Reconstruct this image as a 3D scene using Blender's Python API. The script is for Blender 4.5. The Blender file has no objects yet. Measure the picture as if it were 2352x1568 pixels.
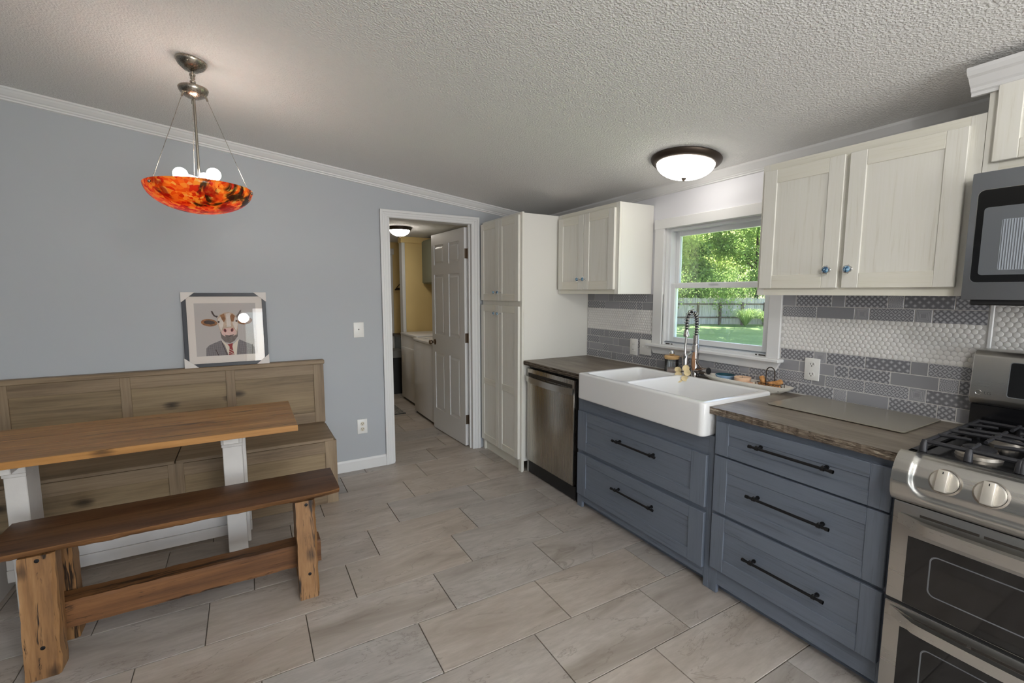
import bpy, bmesh, math, random
from mathutils import Vector, Matrix
import numpy as np
random.seed(7)
scene = bpy.context.scene
COL = scene.collection
R = math.radians

# ------------------------------------------------------------------ camera
def make_camera():
    cx, cy, cz, yaw, pitch, roll, f = -2.5528, -3.8389, 1.4660, -0.5220, -0.1061, 0.0015, 1058.4553
    sy, cyw, cp, sp = math.sin(yaw), math.cos(yaw), math.cos(pitch), math.sin(pitch)
    fwd = Vector((-sy * cp, cyw * cp, sp)); r = Vector((cyw, sy, 0)); u = r.cross(fwd)
    c, s = math.cos(roll), math.sin(roll)
    r, u = r * c + u * s, u * c - r * s
    m = Matrix((r, u, -fwd)).transposed().to_4x4()
    m.translation = Vector((cx, cy, cz))
    cam = bpy.data.cameras.new('camera'); o = bpy.data.objects.new('camera', cam)
    o.matrix_world = m; cam.sensor_width = 36; cam.sensor_fit = 'HORIZONTAL'; cam.lens = 36 * f / 2352
    cam.clip_start = 0.02; cam.clip_end = 300
    COL.objects.link(o); scene.camera = o
make_camera()

# ------------------------------------------------------------------ world, sun, daylight, exposure
scene.view_settings.view_transform = 'Standard'
scene.view_settings.look = 'None'
scene.view_settings.gamma = 1.0
scene.view_settings.use_curve_mapping = False
scene.view_settings.exposure = 0.0
scene.cycles.use_light_tree = False; scene.cycles.adaptive_threshold = 0.02; scene.cycles.max_bounces = 6; scene.cycles.diffuse_bounces = 4; scene.cycles.glossy_bounces = 3
scene.cycles.transmission_bounces = 4; scene.cycles.transparent_max_bounces = 8
w = bpy.data.worlds.new('sky'); scene.world = w; w.use_nodes = True
wn = w.node_tree
bg = wn.nodes['Background']
sky = wn.nodes.new('ShaderNodeTexSky'); sky.sky_type = 'NISHITA'; sky.sun_disc = False
sky.sun_elevation = R(55); sky.sun_rotation = R(0); sky.air_density = 1.0; sky.dust_density = 2.0
wn.links.new(sky.outputs[0], bg.inputs[0]); bg.inputs[1].default_value = 0.75
def light(name, kind, energy, loc, target=None, color=(1, 1, 1), **kw):
    l = bpy.data.lights.new(name, kind); l.energy = energy; l.color = color
    for k, v in kw.items(): setattr(l, k, v)
    o = bpy.data.objects.new(name, l); o.location = loc
    if target is not None:
        o.rotation_euler = (Vector(target) - Vector(loc)).to_track_quat('-Z', 'Y').to_euler()
    COL.objects.link(o); return o
light('sun', 'SUN', 32.0, (0, 0, 20), (0.0 + 2.0, -9.0, 4.0), (1.0, 0.95, 0.86), angle=R(0.6))
# daylight entering through the glazing behind the camera (front wall patio door and window, right wall window)
light('daylight_patio_door', 'AREA', 98, (-1.35, -6.88, 1.15), (-1.75, 0, 1.1), (1.0, 0.995, 0.985), shape='RECTANGLE', size=2.2, size_y=1.9)
light('daylight_front_window', 'AREA', 8, (-5.2, -6.88, 1.45), (-3.6, 0, 1.2), (1.0, 0.995, 0.985), shape='RECTANGLE', size=1.6, size_y=1.1)
light('daylight_side_window', 'AREA', 5, (-0.07, -5.35, 1.5), (-4, -4.2, 1.6), (1.0, 0.995, 0.985), shape='RECTANGLE', size=1.3, size_y=1.0)

# ------------------------------------------------------------------ helpers
def srgb(r, g, b):
    def c(v):
        v /= 255.0
        return v / 12.92 if v <= 0.04045 else ((v + 0.055) / 1.055) ** 2.4
    return (c(r), c(g), c(b), 1.0)

class NT:
    """small node-tree writer around one Principled BSDF"""
    def __init__(s, name, color=(0.8, 0.8, 0.8, 1), rough=0.5, metal=0.0, spec=0.5):
        s.m = bpy.data.materials.new(name); s.m.use_nodes = True
        s.t = s.m.node_tree; s.b = s.t.nodes['Principled BSDF']; s.out = s.t.nodes['Material Output']
        s.set('Base Color', color); s.set('Roughness', rough); s.set('Metallic', metal); s.set('Specular IOR Level', spec)
    def set(s, k, v, node=None):
        sock = (node or s.b).inputs[k]
        if isinstance(v, bpy.types.NodeSocket): s.t.links.new(v, sock)
        else: sock.default_value = v
    def n(s, typ, inp=None, out=0, **props):
        nd = s.t.nodes.new('ShaderNode' + typ)
        for k, v in props.items(): setattr(nd, k, v)
        for k, v in (inp or {}).items(): s.set(k, v, nd)
        return nd.outputs[out] if out is not None else nd
    def math(s, op, a, b=0.0, c=None):
        d = {0: a, 1: b}
        if c is not None: d[2] = c
        return s.n('Math', d, operation=op)
    def mix(s, f, a, b, mode='MIX'): return s.n('Mix', {0: f, 6: a, 7: b}, out=2, data_type='RGBA', blend_type=mode)
    def ramp(s, f, stops, interp='LINEAR'):
        nd = s.n('ValToRGB', {0: f}, out=None); cr = nd.color_ramp; cr.interpolation = interp
        while len(cr.elements) < len(stops): cr.elements.new(0.5)
        for e, (p, c) in zip(cr.elements, stops):
            e.position = p; e.color = c if len(c) == 4 else (*c, 1)
        return nd.outputs[0]
    def coord(s, kind='Object', scale=(1, 1, 1), rnd=0.0, rot=(0, 0, 0)):
        c = s.n('TexCoord', out=None).outputs[kind]
        if rnd:
            r = s.n('ObjectInfo', out=None).outputs['Random']
            v = s.n('CombineXYZ', {0: s.math('MULTIPLY', r, rnd), 1: s.math('MULTIPLY', r, rnd * 1.7), 2: s.math('MULTIPLY', r, rnd * 0.6)})
            c = s.n('VectorMath', {0: c, 1: v}, operation='ADD')
        return s.n('Mapping', {'Vector': c, 'Scale': scale, 'Rotation': rot})
    def noise(s, vec, scale, detail=3, rough=0.5, dist=0.0):
        return s.n('TexNoise', {'Vector': vec, 'Scale': scale, 'Detail': detail, 'Roughness': rough, 'Distortion': dist})
    def bump(s, h, strength=0.2, dist=0.01):
        s.set('Normal', s.n('Bump', {'Height': h, 'Strength': strength, 'Distance': dist}))

def plain(name, col, rough=0.5, metal=0.0, var=0.04, scale=6.0, spec=0.5, bump=0.0, bscale=200.0):
    t = NT(name, col, rough, metal, spec)
    if var <= 0.021 and not bump: return t.m
    c = t.coord(rnd=3.0)
    k = t.noise(c, scale, 2)
    dark = tuple(max(0, x * (1 - var)) for x in col[:3]) + (1,)
    lite = tuple(min(1, x * (1 + var)) for x in col[:3]) + (1,)
    t.set('Base Color', t.ramp(k, [(0.3, dark), (0.7, lite)]))
    if bump: t.bump(t.noise(c, bscale, 2), bump, 0.004)
    return t.m

def wood(name, cols, axis='x', rough=0.45, grain=1.0, knots=0.0, fine=0.5, cracks=0.0, bump=0.15, spec=0.4):
    """long grain along an axis; cols = dark, mid, light"""
    t = NT(name, cols[1], rough, 0, spec)
    L, A = 1.1 * grain, 11.0 * grain
    sc = {'x': (L, A, A), 'y': (A, L, A), 'z': (A, A, L)}[axis]
    c = t.coord(scale=sc, rnd=5.0)
    n1 = t.noise(c, 1.0, 5, 0.62, 0.6)
    sc2 = tuple(v * 9 if v > 5 else v * 2.5 for v in sc)
    n2 = t.noise(t.coord(scale=sc2, rnd=5.0), 1.0, 3, 0.6)
    k = t.math('ADD', t.math('MULTIPLY', n1, 1 - fine * 0.5), t.math('MULTIPLY', n2, fine * 0.5))
    col = t.ramp(k, [(0.32, cols[0]), (0.5, cols[1]), (0.68, cols[2])])
    if knots:
        kc = t.n('SeparateXYZ', {0: t.coord(rnd=2.3)}, out=None)
        ka, kb = (1.9, 3.6) if axis == 'x' else (5.0, 2.6)
        kv = t.n('CombineXYZ', {0: t.math('MULTIPLY', kc.outputs[0], ka), 1: t.math('MULTIPLY', kc.outputs[2], kb)})
        v = t.n('TexVoronoi', {'Vector': kv, 'Scale': 1.0}, out=0, voronoi_dimensions='2D')
        v = t.math('ADD', v, t.math('MULTIPLY', t.math('SUBTRACT', n2, 0.5), 0.12))
        m = t.ramp(v, [(0.02, (1, 1, 1)), (0.055, (0.7, 0.7, 0.7)), (0.11, (0, 0, 0))])
        dk = tuple(x * 0.22 for x in cols[0][:3]) + (1,)
        col = t.mix(t.math('MULTIPLY', m, knots), col, dk)
    if cracks:
        cs = {'x': (1.5, 24, 24), 'y': (24, 1.5, 24), 'z': (24, 24, 1.5)}[axis]
        q = t.noise(t.coord(scale=cs, rnd=9.0), 1.0, 4, 0.7, 1.5)
        m = t.ramp(q, [(0.36, (1, 1, 1)), (0.42, (0, 0, 0))])
        dk = tuple(x * 0.15 for x in cols[0][:3]) + (1,)
        col = t.mix(t.math('MULTIPLY', m, cracks), col, dk)
    t.set('Base Color', col)
    t.bump(k, bump, 0.004)
    return t.m

def brushed(name, col, rough=0.32, axis='z'):
    t = NT(name, col, rough, 1.0)
    sc = {'x': (2, 300, 300), 'y': (300, 2, 300), 'z': (300, 300, 2)}[axis]
    k = t.noise(t.coord(scale=sc), 1.0, 2)
    t.set('Roughness', t.math('ADD', t.math('MULTIPLY', k, 0.14), rough - 0.07))
    return t.m

WO = {}
class MB:
    def __init__(s): s.bm = bmesh.new()
    def _take(s, tmp, mi=0, mat=None):
        if mat is not None: tmp.transform(mat)
        for f in tmp.faces: f.material_index = mi
        me = bpy.data.meshes.new('tmp'); tmp.to_mesh(me); tmp.free()
        s.bm.from_mesh(me); bpy.data.meshes.remove(me); return s
    def box(s, x0, x1, y0, y1, z0, z1, bev=0.0, seg=1, mi=0, mat=None):
        t = bmesh.new(); bmesh.ops.create_cube(t, size=1)
        for v in t.verts:
            v.co = Vector(((x0 + x1) / 2 + v.co.x * (x1 - x0), (y0 + y1) / 2 + v.co.y * (y1 - y0), (z0 + z1) / 2 + v.co.z * (z1 - z0)))
        if x1 < x0 or y1 < y0 or z1 < z0: bmesh.ops.recalc_face_normals(t, faces=t.faces)
        if bev: bmesh.ops.bevel(t, geom=t.edges[:], offset=bev, segments=seg, affect='EDGES', profile=0.5)
        return s._take(t, mi, mat)
    def cyl(s, p0, p1, r0, r1=None, seg=20, caps=True, mi=0, mat=None):
        r1 = r0 if r1 is None else r1
        p0, p1 = Vector(p0), Vector(p1); d = p1 - p0
        t = bmesh.new(); bmesh.ops.create_cone(t, cap_ends=caps, segments=seg, radius1=r0, radius2=r1, depth=d.length)
        m = Matrix.Translation((p0 + p1) / 2) @ d.to_track_quat('Z', 'Y').to_matrix().to_4x4()
        bmesh.ops.transform(t, matrix=m, verts=t.verts)
        return s._take(t, mi, mat)
    def lathe(s, prof, c, seg=28, axis=(0, 0, 1), mi=0, mat=None, close=False):
        """prof: list of (radius, height)"""
        t = bmesh.new(); rings = []
        for r, h in prof:
            if r < 1e-6: rings.append([t.verts.new((0, 0, h))])
            else: rings.append([t.verts.new((r * math.cos(2 * math.pi * i / seg), r * math.sin(2 * math.pi * i / seg), h)) for i in range(seg)])
        for a, b in zip(rings, rings[1:]):
            for i in range(seg):
                j = (i + 1) % seg
                if len(a) == 1 and len(b) == 1: continue
                if len(a) == 1: t.faces.new((a[0], b[i], b[j]))
                elif len(b) == 1: t.faces.new((a[i], b[0], a[j]))
                else: t.faces.new((a[i], b[i], b[j], a[j]))
        bmesh.ops.recalc_face_normals(t, faces=t.faces)
        m = Matrix.Translation(Vector(c)) @ Vector(axis).to_track_quat('Z', 'Y').to_matrix().to_4x4()
        bmesh.ops.transform(t, matrix=m, verts=t.verts)
        return s._take(t, mi, mat)
    def sphere(s, c, r, scale=(1, 1, 1), seg=20, rings=12, mi=0, mat=None):
        t = bmesh.new(); bmesh.ops.create_uvsphere(t, u_segments=seg, v_segments=rings, radius=r)
        for v in t.verts: v.co = Vector((v.co.x * scale[0], v.co.y * scale[1], v.co.z * scale[2])) + Vector(c)
        return s._take(t, mi, mat)
    def tube(s, pts, r, seg=8, mi=0, mat=None, caps=True, flat=None):
        pts = [Vector(p) for p in pts]; t = bmesh.new(); rings = []
        up = Vector((0.013, 0.021, 1)).normalized(); prev = None
        for i, p in enumerate(pts):
            d = (pts[min(i + 1, len(pts) - 1)] - pts[max(i - 1, 0)]).normalized()
            if prev is None:
                a = d.cross(up)
                if a.length < 1e-3: a = d.cross(Vector((1, 0, 0)))
                a.normalize()
            else:
                a = (prev - d * prev.dot(d))
                a.normalize()
            b = d.cross(a); prev = a
            rr = r[i] if isinstance(r, (list, tuple)) else r
            fa, fb = flat or (1, 1)
            rings.append([t.verts.new(p + a * rr * fa * math.cos(2 * math.pi * k / seg) + b * rr * fb * math.sin(2 * math.pi * k / seg)) for k in range(seg)])
        for A, B in zip(rings, rings[1:]):
            for k in range(seg):
                t.faces.new((A[k], A[(k + 1) % seg], B[(k + 1) % seg], B[k]))
        if caps:
            t.faces.new(rings[0][::-1]); t.faces.new(rings[-1])
        bmesh.ops.recalc_face_normals(t, faces=t.faces)
        return s._take(t, mi, mat)
    def prism(s, poly, vec, mi=0, mat=None, bev=0.0, seg=1):
        """planar polygon (3-D points) extruded by vec"""
        t = bmesh.new(); vs = [t.verts.new(p) for p in poly]; f = t.faces.new(vs)
        r = bmesh.ops.extrude_face_region(t, geom=[f])
        bmesh.ops.translate(t, vec=Vector(vec), verts=[e for e in r['geom'] if isinstance(e, bmesh.types.BMVert)])
        bmesh.ops.recalc_face_normals(t, faces=t.faces)
        if bev: bmesh.ops.bevel(t, geom=t.edges[:], offset=bev, segments=seg, affect='EDGES', profile=0.5)
        return s._take(t, mi, mat)
    def flat(s, poly, mi=0, mat=None):
        t = bmesh.new(); t.faces.new([t.verts.new(p) for p in poly])
        return s._take(t, mi, mat)
    def build(s, name, mat, parent=None, smooth=None, loc=(0, 0, 0), xf=None):
        me = bpy.data.meshes.new(name)
        off = WO[parent.name] if parent is not None else Vector(loc)
        if xf is not None: s.bm.transform(xf)
        s.bm.transform(Matrix.Translation(-off))
        s.bm.to_mesh(me); s.bm.free()
        for m in (mat if isinstance(mat, (list, tuple)) else [mat]): me.materials.append(m)
        if smooth:
            me.shade_smooth(); me.set_sharp_from_angle(angle=R(smooth))
        return put(name, me, parent, off)
def put(name, me, parent, off):
    o = bpy.data.objects.new(name, me); COL.objects.link(o)
    if parent is not None: o.parent = parent
    else: o.location = off
    WO[o.name] = Vector(off); return o
def piece(name, me, parent, loc, rot=None):
    """a small alike piece sharing mesh data, placed at a world location under its parent"""
    o = bpy.data.objects.new(name, me); COL.objects.link(o)
    o.parent = parent; o.location = Vector(loc) - WO[parent.name]
    if rot: o.rotation_euler = rot
    return o
def tag(o, label, cat, group=None, kind=None):
    o['label'] = label; o['category'] = cat
    if group: o['group'] = group
    if kind: o['kind'] = kind
    return o
def thing(name, label, cat, loc, group=None):
    o = bpy.data.objects.new(name, None); COL.objects.link(o); o.location = loc; o.empty_display_size = 0.05
    WO[o.name] = Vector(loc); return tag(o, label, cat, group)
def struct(o, label, cat='structure'):
    o['kind'] = 'structure'; o['label'] = label; return o
def sweep_profile(prof, p0, p1, da, db):
    """profile (a, b) swept from p0 to p1"""
    p0, p1, da, db = map(Vector, (p0, p1, da, db))
    b = MB(); b.prism([p0 + da * a + db * c for a, c in prof], p1 - p0); return b
def mesh_of(builder, name, mat):
    me = bpy.data.meshes.new(name); builder.bm.to_mesh(me); builder.bm.free()
    for m in (mat if isinstance(mat, (list, tuple)) else [mat]): me.materials.append(m)
    return me
def boolean(base, cutters, bev=0.0, segs=3, name='cut'):
    """difference of MB builders, returned as a new MB"""
    objs = []
    for b in [base] + cutters:
        me = bpy.data.meshes.new('t'); b.bm.to_mesh(me); b.bm.free()
        o = bpy.data.objects.new('t', me); COL.objects.link(o); objs.append(o)
    for c in objs[1:]:
        md = objs[0].modifiers.new('b', 'BOOLEAN'); md.operation = 'DIFFERENCE'; md.object = c; md.solver = 'EXACT'
    if bev:
        md = objs[0].modifiers.new('v', 'BEVEL'); md.width = bev; md.segments = segs; md.limit_method = 'ANGLE'; md.angle_limit = R(50)
    dg = bpy.context.evaluated_depsgraph_get()
    me = bpy.data.meshes.new_from_object(objs[0].evaluated_get(dg))
    r = MB(); r.bm.from_mesh(me); bpy.data.meshes.remove(me)
    for o in objs:
        m = o.data; bpy.data.objects.remove(o); bpy.data.meshes.remove(m)
    return r
def rrect(cx, cy, hx, hy, r, n=5):
    pts = []
    for sx, sy, a0 in ((1, 1, 0), (-1, 1, 90), (-1, -1, 180), (1, -1, 270)):
        for i in range(n + 1):
            a = R(a0 + 90 * i / n); pts.append((cx + sx * (hx - r) + r * math.cos(a), cy + sy * (hy - r) + r * math.sin(a)))
    return pts

# ------------------------------------------------------------------ materials
def ceiling_mat():
    t = NT('ceiling_texture', srgb(232, 231, 229), 0.85, 0, 0.3)
    c = t.coord()
    n = t.noise(c, 120, 1, 0.5)
    h = t.n('MapRange', {0: n, 1: 0.40, 2: 0.66})
    t.bump(h, 0.5, 0.0045); return t.m
def floor_tile_mat():
    t = NT('stone_tile', srgb(176, 168, 158), 0.34, 0, 0.45)
    c = t.coord(scale=(1.0, 4.2, 1), rnd=7.0)
    big = t.noise(c, 1.6, 5, 0.6, 0.8)
    col = t.ramp(big, [(0.28, srgb(146, 136, 126)), (0.44, srgb(174, 165, 156)), (0.62, srgb(188, 180, 172)), (0.8, srgb(200, 193, 186))])
    fine = t.noise(t.coord(scale=(6, 26, 1), rnd=7.0), 2.0, 4, 0.65)
    col = t.mix(t.ramp(fine, [(0.36, (0.5, 0.5, 0.5)), (0.6, (0, 0, 0))]), col, srgb(160, 151, 142))
    vein = t.noise(t.coord(scale=(0.9, 2.6, 1), rnd=11.0, rot=(0, 0, 0.3)), 1.3, 6, 0.6, 0.9)
    band = t.math('ABSOLUTE', t.math('SUBTRACT', vein, 0.5))
    col = t.mix(t.ramp(band, [(0.0, (0.5, 0.5, 0.5)), (0.006, (0, 0, 0))]), col, srgb(124, 114, 104))
    r = t.n('ObjectInfo', out=None).outputs['Random']
    hs = t.n('HueSaturation', {'Hue': 0.5, 'Saturation': t.math('ADD', 0.75, t.math('MULTIPLY', r, 0.5)), 'Value': t.math('ADD', 0.93, t.math('MULTIPLY', r, 0.13)), 'Color': col})
    t.set('Base Color', hs); t.set('Roughness', t.math('ADD', 0.30, t.math('MULTIPLY', fine, 0.18)))
    t.bump(fine, 0.05, 0.002); return t.m
def counter_mat():
    t = NT('aged_laminate', srgb(112, 103, 94), 0.42, 0, 0.45)
    c = t.coord(scale=(9, 1.5, 9)); n = t.noise(c, 2.0, 5, 0.6, 0.5)
    col = t.ramp(n, [(0.3, srgb(104, 95, 84)), (0.5, srgb(126, 116, 104)), (0.72, srgb(146, 136, 122))])
    g = t.noise(t.coord(scale=(90, 8, 90)), 2.0, 3)
    col = t.mix(t.ramp(g, [(0.5, (0, 0, 0)), (0.75, (0.35, 0.35, 0.35))]), col, srgb(140, 130, 118))
    t.set('Base Color', col); t.bump(g, 0.08, 0.002); return t.m
def counter_edge_mat():
    t = NT('worn_wood_edge', srgb(105, 94, 84), 0.6, 0, 0.3)
    n = t.noise(t.coord(scale=(30, 6, 60)), 2.2, 5, 0.65, 0.8)
    col = t.ramp(n, [(0.28, srgb(74, 63, 54)), (0.5, srgb(116, 103, 90)), (0.62, srgb(148, 136, 120)), (0.72, srgb(206, 196, 180))])
    t.set('Base Color', col); t.bump(n, 0.5, 0.006); return t.m
def cab_paint(name, dark, mid, lite, axis, k=0.35, rough=0.5):
    t = NT(name, mid, rough, 0, 0.4)
    sc = {'y': (60, 2.5, 60), 'z': (60, 60, 2.5)}[axis]
    g = t.noise(t.coord(scale=sc, rnd=3), 1.5, 4, 0.62, 0.5)
    blot = t.noise(t.coord(rnd=3), 5.0, 3)
    col = t.ramp(g, [(0.28, dark), (0.42, mid), (0.75, lite)])
    col = t.mix(t.math('MULTIPLY', blot, k), col, mid)
    t.set('Base Color', col); t.bump(g, 0.12, 0.002); return t.m
def glass_mat(name, col=(1, 1, 1, 1), rough=0.0, mixer=0.12):
    """clear pane: mostly straight-through, with a clear coat of reflection"""
    t = NT(name); t.t.nodes.remove(t.b)
    tr = t.n('BsdfTransparent', {0: col}); gl = t.n('BsdfGlossy', {'Roughness': rough})
    fr = t.n('Fresnel', {'IOR': 1.45})
    sh = t.n('MixShader', {0: t.math('ADD', t.math('MULTIPLY', fr, 0.9), mixer * 0.1), 1: tr, 2: gl})
    t.t.links.new(sh, t.out.inputs[0]); return t.m
def emit_mat(name, col, strength):
    t = NT(name, col, 0.4); t.set('Emission Color', col); t.set('Emission Strength', strength); return t.m
def leaf_mat(name, c1, c2, trans=0.45):
    t = NT(name, c1, 0.55, 0, 0.3)
    col = t.ramp(t.noise(t.coord(), 0.9, 3), [(0.3, c1), (0.7, c2)])
    t.set('Base Color', col)
    tl = t.n('BsdfTranslucent', {0: col})
    sh = t.n('MixShader', {0: trans, 1: t.b.outputs[0], 2: tl}); t.t.links.new(sh, t.out.inputs[0]); return t.m
def gray_tile(name, kind):
    """glazed grey tile; pressed pattern in the tile's own plane (local y, z)"""
    t = NT(name, srgb(126, 126, 130), 0.18, 0, 0.5)
    xyz = t.n('SeparateXYZ', {0: t.n('TexCoord', out=None).outputs['Object']}, out=None)
    y, z = xyz.outputs[1], xyz.outputs[2]
    r = t.n('ObjectInfo', out=None).outputs['Random']
    base = t.mix(r, srgb(140, 140, 144), srgb(154, 154, 159))
    lt, dk = srgb(182, 182, 187), srgb(122, 122, 127)
    def cell(p):
        a = t.math('DIVIDE', t.math('ADD', y, z), p); b = t.math('DIVIDE', t.math('SUBTRACT', y, z), p)
        return t.math('PINGPONG', t.math('ADD', a, 100.5), 0.5), t.math('PINGPONG', t.math('ADD', b, 100.5), 0.5)
    if kind in ('lattice', 'diamond', 'dot'):
        a, b = cell({'lattice': 0.030, 'diamond': 0.0235, 'dot': 0.031}[kind])
        mn, mx = t.math('MINIMUM', a, b), t.math('MAXIMUM', a, b)
        if kind == 'lattice':
            line = t.math('LESS_THAN', mn, 0.055); core = t.math('GREATER_THAN', mn, 0.30); ring = t.math('GREATER_THAN', mn, 0.17)
            col = t.mix(ring, base, dk); col = t.mix(core, col, lt); col = t.mix(line, col, lt)
            h = t.math('ADD', line, core)
        elif kind == 'diamond':
            line = t.math('LESS_THAN', mn, 0.13); core = t.math('GREATER_THAN', mn, 0.24)
            col = t.mix(core, base, lt); col = t.mix(line, col, dk); h = t.math('SUBTRACT', 1.0, line)
        else:
            core = t.math('GREATER_THAN', mn, 0.33); line = t.math('LESS_THAN', mn, 0.20)
            col = t.mix(line, base, dk); col = t.mix(core, col, lt); h = core
    elif kind in ('squares', 'ornate'):
        ay, az = t.math('ABSOLUTE', y), t.math('ABSOLUTE', z); m = t.math('MAXIMUM', ay, az)
        if kind == 'squares':
            k = t.math('PINGPONG', t.math('DIVIDE', m, 0.0052), 0.5)
            line = t.math('MULTIPLY', t.math('LESS_THAN', k, 0.17), t.math('GREATER_THAN', m, 0.010))
        else:
            d = t.math('SQRT', t.math('ADD', t.math('MULTIPLY', y, y), t.math('MULTIPLY', z, z)))
            an = t.math('ARCTAN2', z, y); lobes = t.math('MULTIPLY', t.math('COSINE', t.math('MULTIPLY', an, 8.0)), 0.0035)
            k = t.math('PINGPONG', t.math('DIVIDE', t.math('ADD', d, lobes), 0.0085), 0.5)
            line = t.math('LESS_THAN', k, 0.20)
        col = t.mix(line, base, lt); h = line
    else:
        col, h = base, None
    t.set('Base Color', col)
    if h is not None: t.bump(h, 0.35, 0.0012)
    return t.m
def art_glass():
    t = NT('orange_art_glass', srgb(230, 80, 20), 0.12, 0, 0.5)
    c = t.coord()
    ws = t.n('VectorMath', {0: c, 1: t.n('VectorMath', {0: t.n('TexNoise', {'Vector': c, 'Scale': 9.0, 'Detail': 2.0}, out=1), 'Scale': 0.06}, operation='SCALE')}, operation='ADD')
    v = t.n('TexVoronoi', {'Vector': ws, 'Scale': 62.0}, out=1)
    sv = t.n('SeparateColor', {0: v}, out=0)
    col = t.ramp(sv, [(0.0, srgb(206, 60, 24)), (0.18, srgb(226, 108, 34)), (0.48, srgb(234, 140, 48)), (0.74, srgb(240, 178, 72)), (0.93, srgb(240, 206, 110))], 'CONSTANT')
    n = t.noise(c, 8.5, 3, 0.55, 1.2)
    col = t.mix(t.ramp(n, [(0.56, (0, 0, 0)), (0.62, (0.92, 0.92, 0.92))]), col, srgb(46, 36, 22))
    col = t.mix(t.ramp(t.noise(c, 13.0, 2), [(0.58, (0, 0, 0)), (0.64, (0.8, 0.8, 0.8))]), col, srgb(170, 26, 14))
    t.set('Base Color', col)
    tl = t.n('BsdfTranslucent', {0: col})
    sh = t.n('MixShader', {0: 0.55, 1: t.b.outputs[0], 2: tl}); t.t.links.new(sh, t.out.inputs[0]); return t.m
def grass_mat():
    t = NT('lawn_grass', srgb(120, 150, 80), 0.9, 0, 0.1)
    c = t.coord()
    k = t.math('ADD', t.math('MULTIPLY', t.noise(c, 0.35, 4), 0.6), t.math('MULTIPLY', t.noise(c, 9.0, 3), 0.4))
    t.set('Base Color', t.ramp(k, [(0.35, srgb(102, 124, 78)), (0.55, srgb(124, 146, 98)), (0.7, srgb(146, 164, 116))])); return t.m
def bead_mat():
    t = NT('blue_mosaic_glass', srgb(90, 140, 170), 0.08, 0, 0.7)
    v = t.n('TexVoronoi', {'Vector': t.coord(), 'Scale': 190.0}, out=1)
    sv = t.n('SeparateColor', {0: v}, out=0)
    t.set('Base Color', t.ramp(sv, [(0.0, srgb(48, 78, 110)), (0.35, srgb(96, 140, 172)), (0.7, srgb(150, 190, 212)), (0.92, srgb(225, 235, 240))], 'CONSTANT')); return t.m
def tweed_mat():
    t = NT('tweed_print', srgb(110, 100, 100), 0.6)
    c = t.coord()
    w1 = t.n('TexWave', {'Vector': c, 'Scale': 55.0, 'Distortion': 0.6}, out=1, bands_direction='X'); w2 = t.n('TexWave', {'Vector': c, 'Scale': 55.0, 'Distortion': 0.6}, out=1, bands_direction='Z')
    k = t.math('MULTIPLY', t.math('ADD', w1, w2), 0.5)
    t.set('Base Color', t.ramp(k, [(0.2, srgb(74, 66, 68)), (0.6, srgb(118, 108, 110)), (0.9, srgb(176, 168, 168))])); return t.m

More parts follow.
